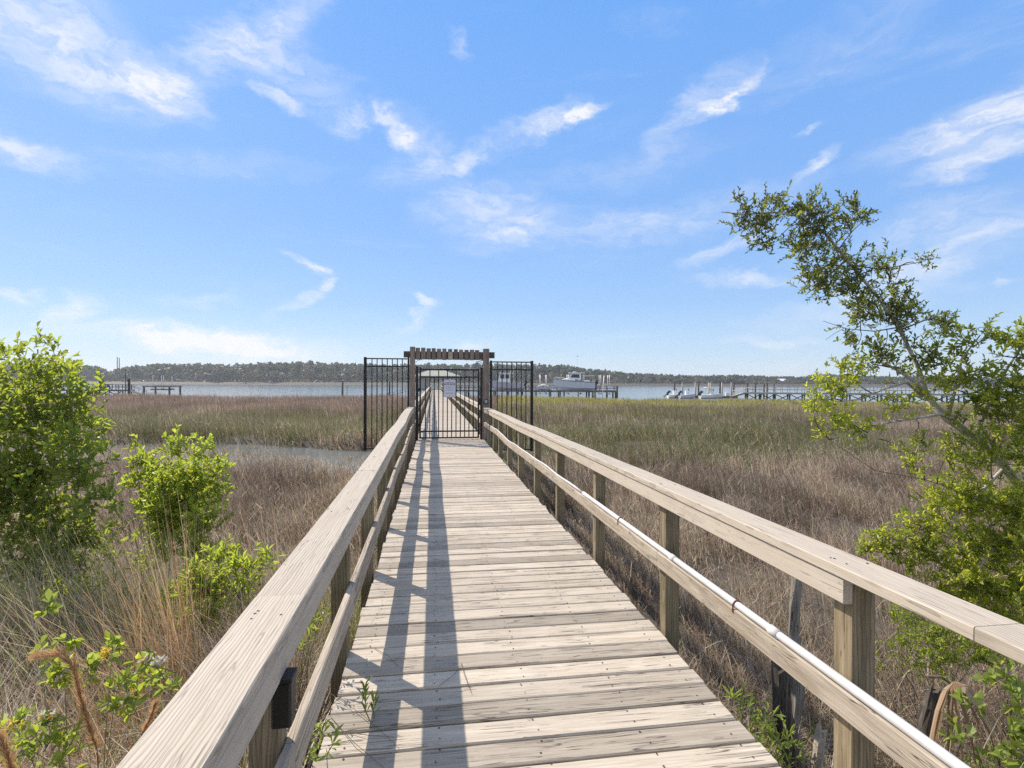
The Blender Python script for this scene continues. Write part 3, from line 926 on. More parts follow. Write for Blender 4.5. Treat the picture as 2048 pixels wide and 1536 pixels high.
gr = MB()
for f0, f1, dens, wd, seg, lim in ((1.2, 6, 1100, .0065, 3, 3), (6, 14, 560, .010, 2, 4), (14, 30, 190, .019, 2, 5), (30, 55, 74, .030, 1, 6), (55, 92, 44, .050, 1, 8)):
    fm = f1 * 1.06 + lim
    n = int((f1 - f0) * 2 * fm * dens)
    f = f0 + (f1 - f0) * rng.random(n); r = (rng.random(n) * 2 - 1) * fm
    k = (np.abs(r) < f * 1.06 + lim) & (rng.random(n) < density(r, f))
    r, f = r[k], f[k]; n = len(r)
    x, y = RF(r, f); z = ground_z(x, y) - .02
    h = marsh_height(r, f) * (.55 + .65 * rng.random(n))
    sc_ = 1.0 if f0 < 14 else .35
    wind = .2 + 1.1 * fbm(r * .45 * sc_ + 70, f * .45 * sc_)
    cl = fbm(r * 1.1 * sc_ + 20, f * 1.1 * sc_ + 90, 2)
    h = h * (.60 + .78 * cl)
    bent = rng.random(n) < .22
    lean = h * np.clip(.10 + .42 * rng.random(n) * wind + bent * (.25 + .45 * rng.random(n)), 0, .92)
    laz = R(175) + 3.2 * (fbm(r * .5 * sc_ + 5, f * .5 * sc_ + 33) - .5) + .7 * rng.standard_normal(n) + bent * rng.normal(0, 1.5, n)
    tall = rng.random(n) < .02
    h = np.where(tall, h * 1.35, h)
    wts = marsh_weights(r, f)
    wts[:, STR] += bent * 1.3
    patch = fbm(r * .7 * sc_ + 11, f * .7 * sc_ + 60)
    wts[:, DK] *= .2 + 2.6 * sstep(patch, .42, .60)
    wts[:, STR] *= .35 + 1.6 * sstep(1 - patch, .40, .62)
    blade_mesh(gr, x, y, z, h, wd * (.6 + .8 * rng.random(n)), lean, laz, pick(wts), seg)
    if f0 < 30:        # the leaves that curl off the stalks
        q = rng.random(n) < (.9 if f0 < 14 else .6)
        t = .35 + .55 * rng.random(q.sum()); nq = int(q.sum())
        lx = x[q] + np.cos(laz[q]) * lean[q] * t ** 1.6; ly = y[q] + np.sin(laz[q]) * lean[q] * t ** 1.6
        lz = z[q] + np.sqrt(np.maximum((h[q] * t) ** 2 - (lean[q] * t ** 1.6) ** 2, 0)); lh = h[q] * (.18 + .25 * rng.random(nq))
        w2 = wts[q].copy(); w2[:, STR] *= 2.4; w2[:, DK] *= .5
        blade_mesh(gr, lx, ly, lz, lh, wd * .9 * (.6 + .8 * rng.random(nq)), lh * (.55 + .42 * rng.random(nq)), laz[q] + 1.4 * rng.standard_normal(nq), pick(w2), 2 if f0 < 14 else 1, 1.4)
tag(gr.build('marsh_grass', M['grass']), kind='stuff')

# ------------------------------------------------------------------ far woods
def blob_leaves(mb, cx, cy, cz, rx, rz, n, size, c, cvar=.25):
    u = rng.standard_normal((n, 3)); u /= np.linalg.norm(u, axis=1)[:, None]
    rad = (.55 + .5 * rng.random(n))[:, None]
    P = u * rad * np.array([rx, rx, rz]) + np.array([cx, cy, cz])
    a = rng.standard_normal((n, 3)); a /= np.linalg.norm(a, axis=1)[:, None]
    nrm = u + .6 * rng.standard_normal((n, 3)); nrm /= np.linalg.norm(nrm, axis=1)[:, None]
    b = np.cross(nrm, a); b /= np.linalg.norm(b, axis=1)[:, None] + 1e-6
    a = np.cross(b, nrm)
    s = (size * (.6 + .8 * rng.random(n)))[:, None]
    V = np.stack([P - a * s - b * s * .5, P + a * s * .3 - b * s, P + a * s + b * s * .4, P - a * s * .2 + b * s], 1)
    C = np.asarray(c)[None, :] * (1 + cvar * (rng.random((n, 1)) - .5) * 2)
    i = np.arange(n)[:, None] * 4
    mb.add(V.reshape(-1, 3), i + np.arange(4)[None, :], .5, np.repeat(C, 4, axis=0))

TREETOP = [(-400, 722), (0, 728), (120, 729), (190, 733), (222, 742), (255, 732), (330, 726), (420, 728), (520, 724), (600, 722), (640, 722), (720, 726), (800, 728), (900, 727), (990, 726),
           (1060, 728), (1110, 727), (1150, 733), (1210, 740), (1260, 746), (1300, 747), (1330, 750), (1400, 752), (1470, 750), (1540, 753), (1600, 755), (1640, 748), (1700, 750), (1800, 755), (1860, 752), (2000, 758), (2500, 752)]
tx, ty = zip(*TREETOP)
fw = MB()
TC = np.array([(.070, .090, .042), (.085, .10, .048), (.12, .105, .06), (.055, .075, .04), (.10, .12, .048), (.13, .12, .08)])
for px in np.arange(-440, 2500, 3.2):      # closed body of the wood behind the front crowns
    f = 612 + rng.uniform(0, 30); p = W(px, 765, f)
    top = EYE + (765 + (px - 1024) * .0035 - np.interp(px, tx, ty)) / F0 * f
    c = TC[rng.integers(len(TC))]
    for zz in (.2, .5, .74):
        blob_leaves(fw, p.x, p.y, 1.6 + (top - 1.6) * zz * rng.uniform(.9, 1.08), 2.6, max((top - 1.6) * .2, 1.2), 12, 1.9, c)
for i in range(1500):
    px = rng.uniform(-420, 2480)
    far = i % 3
    f = (548, 575, 610)[far] + rng.uniform(0, 22)
    p = W(px, 765, f)
    top = EYE + (765 + (px - 1024) * .0035 - np.interp(px, tx, ty)) / F0 * f
    g = 1.6
    hgt = (top - g) * rng.uniform(.72, 1.04) if far else (top - g) * rng.uniform(.30, .80)
    if far and rng.random() < .05: hgt = (top - g) * rng.uniform(1.04, 1.12)
    c = TC[rng.integers(len(TC))]
    rx = rng.uniform(3.0, 5.0)
    if hgt > 13 and far:     # pines: clumps high on the stem
        for k in range(4):
            blob_leaves(fw, p.x + rng.uniform(-2.5, 2.5), p.y + rng.uniform(-2, 2), g + hgt * rng.uniform(.60, .90), rng.uniform(2.2, 3.6), rng.uniform(1.5, 2.4), 16, 1.1, c)
        blob_leaves(fw, p.x, p.y, g + hgt * .38, rx, hgt * .36, 22, 1.6, c * .95)
    else:
        blob_leaves(fw, p.x, p.y, g + hgt * .5, rx, hgt * .5, 30, 1.4, c)
        blob_leaves(fw, p.x + rng.uniform(-2, 2), p.y, g + hgt * .75, rx * .6, hgt * .25, 14, 1.1, c * 1.08)
# low brush and pale reeds along the foot of the wood
for i in range(700):
    px = rng.uniform(-420, 2480); f = rng.uniform(541, 550); p = W(px, 765, f)
    c = np.array([(.12, .11, .06), (.09, .095, .05), (.16, .14, .09), (.11, .085, .06)])[rng.integers(4)]
    blob_leaves(fw, p.x, p.y, 2.0, rng.uniform(2, 4), rng.uniform(.8, 2.6), 10, 1.0, c)
tag(fw.build('far_woods', M['grass']), kind='stuff')

# single trees that stand out in front of the wood
def shore_tree(px, top_py, hw_px, label, c, f=536):
    p = W(px, 765, f); g = 1.15
    top = EYE + (765 + (px - 1024) * .0035 - top_py) / F0 * f
    hw = hw_px / F0 * f
    o = thing('shore_tree', label, 'tree', (p.x, p.y, g - .3), 0, 'dark trees on the far shore')
    m = MB(); m.tube([(0, 0, 0), (.2, 0, (top - g) * .5)], [.35, .2], 6); m.build('trunk', M['twig'], o)
    m = MB(); H = top - g
    for k in range(12):
        a = rng.random() * 6.28; q = rng.random()
        blob_leaves(m, hw * .62 * math.cos(a) * q ** .5, hw * .5 * math.sin(a), H * rng.uniform(.22, .80) * (1 - .3 * q) + .2, hw * .42, H * .22, 26, .75, np.array(c))
    m.build('crown', M['grass'], o)
shore_tree(508, 738, 40, 'broad dark rounded tree on the far shore below the taller wood', (.040, .050, .032))
shore_tree(548, 744, 24, 'dark sloping shrubby tree on far shore, beside the broadest one', (.045, .045, .038))
shore_tree(430, 746, 20, 'small dark tree at the edge of the far wood towards the boat lift', (.05, .055, .038))
shore_tree(1356, 758, 13, 'low dark evergreen on the far shore above the outboard motors', (.035, .045, .03))
shore_tree(1465, 755, 17, 'dark domed evergreen on the far shore behind the pier ramp', (.032, .042, .03))
shore_tree(1480, 759, 12, 'smaller dark evergreen leaning against the domed one on the far shore', (.032, .042, .03))

# ------------------------------------------------------------------ docks, lifts, boats
def at(px, f):
    p = W(px, 765, f); return p.x, p.y
def zat(px, py, f): return W(px, py, f).z

class Line:
    """straight run between two pixels columns at given distances; local x along it, y towards the river"""
    def __init__(s, pxa, fa, pxb, fb):
        a, b = Vector((*at(pxa, fa), 0)), Vector((*at(pxb, fb), 0))
        s.o = a; s.L = (b - a).length; s.rz = math.atan2(b.y - a.y, b.x - a.x)
BED = -3.6
def dock(name, label, cat, ln, zdeck, width=1.8, step=2.4, rail=.95, brace=True, mats=('dockwood', 'piling'), postw=.22, midrail=True, railsides=(0, 1), raildens=1):
    o = thing(name, label, cat, (ln.o.x, ln.o.y, 0), ln.rz)
    L = ln.L
    m = MB()
    n = int(L / .15)
    for k in range(n):
        m.box((L * k / n, 0, zdeck - .04 + random.uniform(-.004, .004)), (L * (k + 1) / n - .012, width, zdeck), random.random())
    m.build('deck', M[mats[0]], o)
    for yb in (.12, width - .17):
        m = MB(); m.box((0, yb, zdeck - .30), (L, yb + .05, zdeck - .043)); m.build('stringer', M[mats[0]], o)
    k = 0; x = .3
    while x < L:
        for yy in (.0, width - postw):
            m = MB(); m.tube([(x, yy + postw / 2, BED), (x, yy + postw / 2, zdeck - .31)], postw / 2, 8, random.random()); m.build('post', M[mats[1]], o, True)
        if brace and x + step < L:
            for yy in (-.02,):
                m = MB(); m.bar((x + .1, yy, zdeck - .35), (x + step - .1, yy, zdeck - 1.45), .05, .14); m.build('brace', M[mats[1]], o)
                m = MB(); m.bar((x + .1, yy - .052, zdeck - 1.45), (x + step - .1, yy - .052, zdeck - .35), .05, .14); m.build('brace', M[mats[1]], o)
        x += step
    if rail:
        for sd in railsides:
            yy = .05 if sd == 0 else width - .05
            m = MB(); m.box((0, yy - .07, zdeck + rail - .045), (L, yy + .07, zdeck + rail)); m.build('top_rail', M[mats[0]], o)
            if midrail:
                m = MB(); m.box((0, yy - .02, zdeck + rail * .5 - .05), (L, yy + .02, zdeck + rail * .5 + .05)); m.build('mid_rail', M[mats[0]], o)
            x = .3
            while x < L:
                m = MB(); m.box((x - .05, yy - .045 + .0, zdeck + .003), (x + .05, yy + .045, zdeck + rail - .046)); m.build('rail_post', M[mats[0]], o)
                x += step / (2 * raildens)
    return o

def piling(px, top_py, f, label, group, rad=.15, mat='piling', bot=BED, cap=True, name='piling', lean=0.0):
    x, y = at(px, f); zt = zat(px, top_py, f)
    o = thing(name, label, 'piling' if name == 'piling' else name.replace('_', ' '), (x, y, bot), 0, group)
    m = MB(); m.tube([(0, 0, 0), (lean * .5, 0, (zt - bot) * .5), (lean, 0, zt - bot)], [rad * 1.08, rad, rad * .95], 10, random.random())
    m.build('shaft', M[mat], o, True)
    if cap:
        m = MB(); m.tube([(lean, 0, zt - bot), (lean, 0, zt - bot + rad * .7)], [rad * 1.02, rad * .15], 10); m.build('cap', M[mat], o, True)
    return o

# ---- dock on the left
D1 = dock('dock', 'dark braced dock running in from the left bank behind the leafy shrub', 'dock', Line(-120, 99, 251, 96), .02, 2.2, 2.55, .92)
def bench(px, f, label):
    x, y = at(px, f)
    o = thing('picnic_table', label, 'picnic table', (x, y, .02), Line(0, 99, 251, 96).rz)
    m = MB(); m.box((-1.7, -.45, .92), (1.7, .45, .99)); m.build('tabletop', M['dockwood'], o)
    for sy in (-.75, .75):
        m = MB(); m.box((-1.1, sy - .14, .50), (1.1, sy + .14, .55)); m.build('seat', M['dockwood'], o)
    for sx in (-.8, .8):
        m = MB(); m.bar((sx, -.8, 0), (sx, .35, .915), .09, .12); m.build('leg', M['dockwood'], o)
        m = MB(); m.bar((sx + .1, .8, 0), (sx + .1, -.35, .915), .09, .12); m.build('leg', M['dockwood'], o)
        m = MB(); m.box((sx - .07, -.85, .40), (sx - .02, .85, .497)); m.build('cross_bar', M['dockwood'], o)
bench(207, 95.9, 'dark picnic table standing on the braced dock behind the leafy shrub')
piling(200, 750, 98.6, 'stout dark piling behind the picnic table', 'pilings at the left dock', .2)
piling(258, 759, 95, 'short stout piling at the head of the sloping gangway', 'pilings at the left dock', .22)
piling(251, 738, 95.6, 'tall thin dark lamp pole at the end of the left dock', None, .07, name='lamp_pole', cap=False)
gw = thing('gangway', 'dark gangway sloping from the left dock down to the water', 'gangway', (*at(251.5, 95.5), 0), Line(0, 99, 251, 96).rz)
m = MB(); m.bar((0, .6, -.04), (3.4, .6, -1.05), .9, .10); m.build('walkway', M['dockwood'], gw)
for yy in (.12, 1.08):
    m = MB(); m.bar((0, yy, .85), (3.2, yy, -.1), .05, .06); m.bar((0.06, yy, .85), (.06, yy, 0.02), .05); m.bar((3.14, yy, -.1), (3.14, yy, -.9), .05); m.bar((1.6, yy, .37), (1.6, yy, -.45), .05); m.build('handrail', M['dockwood'], gw)
fl = thing('floating_dock', 'low floating dock at the foot of the left gangway', 'floating dock', (*at(256, 93.5), WATER_Z), Line(0, 99, 251, 96).rz)
m = MB(); m.bbox((.8, 2.4, -.15), (7.0, 4.2, .32), .02); m.build('deck', M['dockwood'], fl)
# ---- empty boat lift
def boat_lift(px0, px1, f, zb, pole_py, label, group=None, beam_py=None, depth=3.0, mat='piling', beams=True, polemat='alu'):
    ln = Line(px0, f, px1, f)
    o = thing('boat_lift', label, 'boat lift', (ln.o.x, ln.o.y, 0), ln.rz, group)
    L = ln.L
    for x in (0, L):
        for yy in (0, depth):
            m = MB(); m.tube([(x, yy, BED), (x, yy, zb)], .16, 8, random.random()); m.build('post', M[mat], o, True)
    if beams:
        for yy in (0, depth):
            m = MB(); m.box((-.3, yy - .09, zb + .005), (L + .3, yy + .09, zb + .22)); m.build('beam', M['dockwood'], o)
        for x in (L * .3, L * .72):
            m = MB(); m.box((x - .1, -.2, zb - .55), (x + .1, depth + .2, zb - .33)); m.build('cradle_beam', M['dockwood'], o)
            for yy in (.05, depth - .05):
                m = MB(); m.tube([(x, yy, zb - .33), (x, yy, zb + .003)], .025, 5); m.build('cable', M['alu'], o)
    zt = zat((px0 + px1) / 2, pole_py, f)
    for x in (L * .3, L * .72):
        for yy in (.35, depth - .35):
            m = MB(); m.tube([(x, yy, zb - .4), (x, yy, zt)], .055, 6); m.build('guide_pole', M[polemat], o, True)
    return o
boat_lift(288, 339, 93, .55, 751, 'empty boat lift with four pale guide poles standing in the river')
for px, tp, r, lab in ((685, 763, .17, 'dark green channel piling standing in the river, nearest the gate wing'), (779, 764, .15, 'dark piling seen through the bars of the creek side wing')):
    piling(px, tp, 92, lab, None, r)
piling(694, 771, 93, 'thin bare stake beside the dark green channel piling', None, .035, name='stake', cap=False, mat='piling')
# gangway seen through the left wing
o = thing('handrail', 'thin slanting handrail in the river seen through the creek side wing', 'handrail', (*at(776, 95), -.9), Line(776, 95, 815, 98).rz)
for z in (.0, .45):
    m = MB(); m.bar((0, 0, z), (3.9, 0, z + .75), .05, .06); m.build('rail', M['dockwood'], o)
for x in (.05, 1.3, 2.6, 3.8):
    m = MB(); m.bar((x, .055, -2.6), (x, .055, .48 + x * .19), .06); m.build('post', M['dockwood'], o)

# ---- pavilion at the end of the boardwalk
PVY = 120.0
pv = thing('pavilion', 'open pavilion with a pale green hipped roof at the river end of the boardwalk', 'pavilion', (.55, PVY, 0))
m = MB(); m.box((-4.6, -4.2, -.25), (4.6, 4.2, 0.0)); m.build('deck', M['dockwood'], pv)
for x in (-4.2, -1.5, 1.5, 4.2):
    for y in (-3.8, 3.8):
        m = MB(); m.bbox((x - .1, y - .1, .003), (x + .1, y + .1, 2.50)); m.build('post', M['greytrim'], pv)
        m = MB(); m.tube([(x, y, BED), (x, y, -.26)], .15, 8); m.build('piling', M['piling'], pv)
for y in (-3.8, 3.8):
    m = MB(); m.box((-4.55, y - .1, 2.502), (4.55, y + .1, 2.74)); m.build('beam', M['white'], pv)
m = MB(); m.box((-5.0, -4.6, 2.742), (5.0, 4.6, 2.90)); m.build('eaves_board', M['white'], pv)
rf = [(-5.1, -4.7, 2.903), (5.1, -4.7, 2.903), (5.1, 4.7, 2.903), (-5.1, 4.7, 2.903), (-.8, 0, 4.55), (.8, 0, 4.55)]
m = MB(); m.add(rf, [(0, 1, 5, 4), (2, 3, 4, 5)]); m.f.append(np.array([(1, 2, 5), (3, 0, 4)])); m.f.append(np.array([(3, 2, 1, 0)])); m.build('roof', M['roofgreen'], pv)
for x0, x1 in ((-4.5, -.9), (.95, 4.5)):
    m = MB(); m.box((x0, -3.98, .90), (x1, -3.86, .95)); m.build('top_rail', M['dockwood'], pv)
    for k in range(8):
        x = x0 + (x1 - x0) * (k + .5) / 8; m = MB(); m.box((x - .03, -3.94, .003), (x + .03, -3.90, .897)); m.build('baluster', M['dockwood'], pv)
m = MB(); m.box((-3.9, .5, .003), (-1.7, 3.0, 2.3)); m.build('storage_wall', M['palewall'], pv)

# ---- dock running from the pavilion past the boats
D2 = dock('dock', 'long dark dock on pale piles carrying the two lifted boats', 'dock', Line(902, 108, 1236, 104), 0.0, 2.2, 2.8, .95, brace=False)
piling(1234, 773, 103.2, 'squat piling with pale cap ending the long dock', None, .2)

def hull(mb, L, B, D, flare=1.0, n=14, vee=.45):
    """bow towards -x; keel line, chine and sheer lofted into one shell, closed by transom and deck"""
    V = []
    for i in range(n + 1):
        t = i / n                       # 0 stern .. 1 bow
        x = L / 2 - L * t
        hb = B / 2 * (1 - .06 * (1 - t)) * (1 - max(0, (t - .38) / .62) ** 2.3)
        hb = max(hb, .02)
        zs = D * (.80 + .30 * t ** 1.6)
        ch = hb * (.86 - .30 * t ** 2)
        zc = D * (.26 + .34 * max(0, t - .45) ** 1.5 * 2)
        zk = D * (.0 + .62 * max(0, (t - .72) / .28) ** 2.0)
        zc = max(zc, zk + .02)
        V += [(x, 0, zk), (x, -ch, zc), (x, -hb, zs), (x, -hb * .88, zs + .02), (x, hb * .88, zs + .02), (x, hb, zs), (x, ch, zc)]
    F_ = []
    for i in range(n):
        for k in range(7):
            k2 = (k + 1) % 7
            F_.append((i * 7 + k, i * 7 + k2, (i + 1) * 7 + k2, (i + 1) * 7 + k))
    for b in (0, n * 7):
        F_ += [(b, b + 1, b + 2, b + 3), (b, b + 3, b + 4, b + 4)][:1] + [(b, b + 3, b + 4, b + 6), (b + 6, b + 4, b + 5, b + 5)][:1]
    mb.add(V, F_)
def outboard(parent, x, y, z, s=1.0, tilt=0.0, mat='motor'):
    Mx = Matrix.Translation((x, y, z)) @ Matrix.Rotation(tilt, 4, 'Y')
    m = MB()
    m.tube([tuple(Mx @ Vector(p)) for p in ((.05 * s, 0, .52 * s), (.12 * s, 0, .56 * s), (.25 * s, 0, .50 * s), (.30 * s, 0, .20 * s), (.2 * s, 0, .1 * s))], [.1 * s, .2 * s, .24 * s, .2 * s, .13 * s], 8)
    m.tube([tuple(Mx @ Vector(p)) for p in ((.2 * s, 0, .1 * s), (.2 * s, 0, -.7 * s))], [.11 * s, .07 * s], 6)
    m.tube([tuple(Mx @ Vector(p)) for p in ((.02 * s, 0, -.66 * s), (.2 * s, 0, -.7 * s), (.42 * s, 0, -.7 * s))], [.03 * s, .07 * s, .04 * s], 6)
    m.bar(tuple(Mx @ Vector((-.05 * s, 0, .02 * s))), tuple(Mx @ Vector((.2 * s, 0, .02 * s))), .16 * s, .3 * s)
    m.build('outboard_motor', M[mat], parent, True)

# cabin cruiser on its lift
def ang(px0, f0, px1, f1): return Line(px0, f0, px1, f1).rz
bx = thing('cabin_cruiser', 'large white cabin cruiser with hard top raised on its boat lift', 'boat', (*at(1148, 99), .10), ang(1108, 99, 1190, 99))
m = MB(); hull(m, 8.1, 2.7, 1.95); m.build('hull', M['hullgrey'], bx)
m = MB(); hull(m, 8.14, 2.78, .16, n=10); 
for a in m.v: a[:, 2] = np.where(a[:, 2] > .1, a[:, 2], a[:, 2]); a[:, 2] += 1.62 + .60 * np.clip((4.07 - a[:, 0]) / 8.14, 0, 1) ** 1.6
m.build('rub_rail', M['white'], bx)
m = MB()
for x0, x1, z0, z1, w0, w1 in ((-2.7, -.2, 1.95, 2.55, .55, 1.0),):
    m.add([(-2.9, -.35, 2.08), (.1, -1.05, 1.85), (.1, 1.05, 1.85), (-2.9, .35, 2.08), (-1.6, -.3, 2.45), (.1, -.85, 2.72), (.1, .85, 2.72), (-1.6, .3, 2.45)], [(0, 1, 5, 4), (1, 2, 6, 5), (2, 3, 7, 6), (3, 0, 4, 7), (4, 5, 6, 7)])
m.build('foredeck_cabin', M['white'], bx)
m = MB()
m.add([(-1.15, -.82, 2.5), (1.3, -1.0, 2.1), (1.3, 1.0, 2.1), (-1.15, .82, 2.5), (-.45, -.75, 3.45), (1.25, -.9, 3.45), (1.25, .9, 3.45), (-.45, .75, 3.45)], [(0, 1, 5, 4), (2, 3, 7, 6), (3, 0, 4, 7), (4, 5, 6, 7)])
wh = m.build('wheelhouse', M['white'], bx)
m = MB()
m.add([(-.82, -.865, 2.62), (.95, -.972, 2.50), (.95, -.925, 3.2), (-.42, -.80, 3.25)], [(0, 1, 2, 3)])
m.add([(-1.10, -.70, 2.66), (-1.10, .70, 2.66), (-.60, .68, 3.30), (-.60, -.68, 3.30)], [(3, 2, 1, 0)])
m.build('window', M['dkglass'], wh)
m = MB(); m.bbox((-1.0, -1.05, 3.453), (2.0, 1.05, 3.56), .04); m.build('hard_top', M['white'], bx)
for y in (-.9, .9):
    m = MB(); m.tube([(1.8, y, 1.75), (1.85, y, 3.45)], .035, 6); m.build('top_support', M['alu'], bx)
m = MB(); m.tube([(-.2, .0, 3.56), (-.2, 0, 3.72), (.3, 0, 3.72), (.3, 0, 3.56)], .09, 6); m.build('radar', M['white'], bx)
m = MB(); m.tube([(-3.9, 0, 2.3), (-3.9, -.1, 2.62), (-3.0, -.75, 2.6), (-1.8, -1.1, 2.5), (-1.8, -1.15, 2.0)], .03, 5); m.tube([(-3.9, -.05, 2.62), (-3.0, .75, 2.6), (-1.8, 1.1, 2.5), (-1.8, 1.15, 2.0)], .03, 5); m.tube([(-3.0, -.75, 2.6), (-3.0, -.7, 2.1)], .025, 4)
m.build('bow_rail', M['alu'], bx)
m = MB(); m.box((2.2, -.55, 1.5), (2.9, .55, 2.0)); m.build('seat', M['white'], bx)
for y in (-.5, .5): outboard(bx, 4.05, y, 1.15, 1.35)
bx.scale = (.93, .93, .93)
boat_lift(1120, 1178, 98.4, -.05, 749, 'boat lift holding the white cabin cruiser between pale guide poles', 'lifts on the long dock', depth=3.2)
# centre console with a tall top, seen behind the keypad wing
bo = thing('fishing_boat', 'mauve grey fishing boat with upright white cabin on a lift behind the wing bars', 'boat', (*at(1014, 101), .05), ang(985, 101, 1044, 101))
m = MB(); hull(m, 6.4, 2.4, 1.7); m.build('hull', M['hullpink'], bo)
m = MB(); m.add([(-1.7, -.75, 1.6), (.6, -.85, 1.5), (.6, .85, 1.5), (-1.7, .75, 1.6), (-1.35, -.65, 3.2), (.55, -.75, 3.2), (.55, .75, 3.2), (-1.35, .65, 3.2)], [(0, 1, 5, 4), (1, 2, 6, 5), (2, 3, 7, 6), (3, 0, 4, 7), (4, 5, 6, 7)]); cb_ = m.build('cabin', M['white'], bo)
m = MB()
for x0, x1 in ((-1.25, -.5), (-.3, .4)):
    m.add([(x0, -.80 , 2.25), (x1, -.825, 2.25), (x1, -.765, 3.0), (x0, -.735, 3.0)], [(0, 1, 2, 3)])
m.build('window', M['dkglass'], cb_)
m = MB(); m.bbox((-1.5, -.85, 3.204), (1.3, .85, 3.30), .03); m.build('hard_top', M['white'], bo)
for x, y in ((1.2, -.75), (1.2, .75)):
    m = MB(); m.tube([(x, y, 1.5), (x, y, 3.2)], .03, 5); m.build('top_support', M['alu'], bo)
for k, x in enumerate((-1.2, -.4, .6, 1.2)):
    m = MB(); m.tube([(x, .4, 3.3), (x + .1, .4, 3.9 + .2 * (k % 2))], .02, 4); m.build('fishing_rod', M['alu'], bo)
outboard(bo, 3.2, 0, 1.1, 1.3)
boat_lift(990, 1036, 100.4, -.05, 750, 'boat lift under the mauve grey fishing boat behind the wing bars', 'lifts on the long dock')
# covered jet boat on the dock
jb = thing('covered_boat', 'small boat under a pale grey cover standing on the long dock', 'boat', (*at(1087, 105.6), .02), ang(1073, 105, 1101, 105))
m = MB(); hull(m, 2.9, 1.3, .75, n=10); m.build('hull', M['hullgrey'], jb)
m = MB()
Gd = np.zeros((9, 7, 3))
for i in range(9):
    for j in range(7):
        u = i / 8 * 2 - 1; v = j / 6 * 2 - 1
        Gd[i, j] = (u * 1.25, v * .62 * (1 - .4 * max(0, -u)), .72 + .55 * (1 - abs(u) ** 2.2) * (1 - .55 * v * v))
m.grid(Gd); m.build('cover', M['cover'], jb, True)
for x in (-.8, .8):
    m = MB(); m.box((x - .06, -.7, -.02), (x + .06, .7, .14)); m.build('cradle', M['dockwood'], jb)
# guide poles standing along the dock
for px, tp, d in ((1072, 750, 0), (1077, 750, 1), (1096, 751, 0), (1101, 751, 1)):
    pass
boat_lift(1072, 1101, 103, -.1, 750, 'boat lift with pale pole pairs around the small covered boat', 'lifts on the long dock', depth=2.4)
boat_lift(1190, 1231, 101.5, -.1, 750, 'empty boat lift at the open end of the long dock', 'lifts on the long dock', depth=2.6)
piling(1203, 751, 101, 'pale bent pole standing beside the empty lift on the long dock', None, .06, 'alu', name='pole', cap=False, lean=.5)
# far skiff with a tower top behind the cruiser
sk = thing('centre_console_boat', 'small white boat with a raised canopy behind the cabin cruiser stern', 'boat', (*at(1176, 107.5), .35), ang(1160, 107, 1192, 107))
m = MB(); hull(m, 4.6, 1.9, 1.1); m.build('hull', M['white'], sk)
m = MB(); m.bbox((-.9, -.8, 2.55), (1.2, .8, 2.63), .03); m.build('canopy', M['white'], sk)
for x in (-.8, 1.1):
    for y in (-.7, .7):
        m = MB(); m.tube([(x, y, 1.0), (x, y, 2.55)], .03, 5); m.build('canopy_leg', M['alu'], sk)
m = MB(); m.bbox((-.5, -.35, .9), (.2, .35, 1.75), .05); m.build('console', M['white'], sk)
outboard(sk, 2.3, 0, .7, 1.0)

# ---- floating dock and moored boats on the right
fd = thing('floating_dock', 'low floating dock with white boxes where three boats are moored', 'floating dock', (*at(1345, 106), WATER_Z), ang(1340, 106, 1475, 105))
m = MB(); m.bbox((0, 0, -.2), (12.6, 1.8, .38), .02); m.build('deck', M['dockwood'], fd)
for x in (10.4, 11.5):
    m = MB(); m.bbox((x, .3, .383), (x + .7, .9, 1.05), .04); m.build('dock_box', M['white'], fd)
sp = [(1349, 764), (1365, 764), (1391, 764), (1397, 764), (1418, 764), (1421.5, 765), (1440, 764), (1444, 764), (1463, 764), (1467.5, 764)]
for k, (px, tp) in enumerate(sp):
    lab = ['dark piling nearest the raised outboards of the mooring', 'dark piling between the first two moored skiffs', 'dark piling before the bow of the second skiff', 'dark piling just behind the second skiff bow',
           'dark piling at the console of the canopied skiff', 'dark piling close behind the canopy leg of the skiff', 'first of two dark pilings past the skiff canopy', 'second of two dark pilings past the skiff canopy',
           'dark piling at the foot of the pier ramp', 'dark piling just beyond the foot of the pier ramp'][k]
    piling(px, tp + 1, 104.6 if k % 2 == 0 else 108.4, lab, 'pilings at the floating dock', .17, 'palepile' if k % 3 else 'piling')
def skiff(px0, px1, f, label, top=False, n_out=1, L=None, hullm='white'):
    ln = Line(px0, f, px1, f)
    cx, cy = at((px0 + px1) / 2, f)
    o = thing('skiff', label, 'boat', (cx, cy, WATER_Z - .12), ln.rz + math.pi)
    L = ln.L
    m = MB(); hull(m, L, 1.9, .95); m.build('hull', M[hullm], o)
    m = MB(); m.bbox((-.3, -.35, .75), (.35, .35, 1.55), .05); co = m.build('console', M['white'], o)
    m = MB(); m.add([(-.34, -.3, 1.56), (-.34, .3, 1.56), (-.2, .28, 1.95), (-.2, -.28, 1.95)], [(0, 1, 2, 3)]); m.build('windscreen', M['dkglass'], co)
    if top:
        m = MB(); m.bbox((-1.2, -.85, 2.15), (1.3, .85, 2.25), .03); m.build('canopy', M['white'], o)
        for x in (-.9, 1.0):
            for y in (-.7, .7):
                m = MB(); m.tube([(x * .6, y, .85), (x, y, 2.15)], .03, 5); m.build('canopy_leg', M['alu'], o)
    for k in range(n_out):
        outboard(o, L / 2, (k - (n_out - 1) / 2) * .6, .75, 1.15, R(-48))
    return o
skiff(1336, 1364, 103.2, 'white skiff stern out with its outboard tilted up, first at the floating dock')
skiff(1359, 1390, 101.5, 'grey white skiff with tilted outboard moored beside the canopied one', hullm='hullgrey')
skiff(1400, 1447, 102.5, 'longer white skiff under a white canopy moored at the floating dock', True, 2)
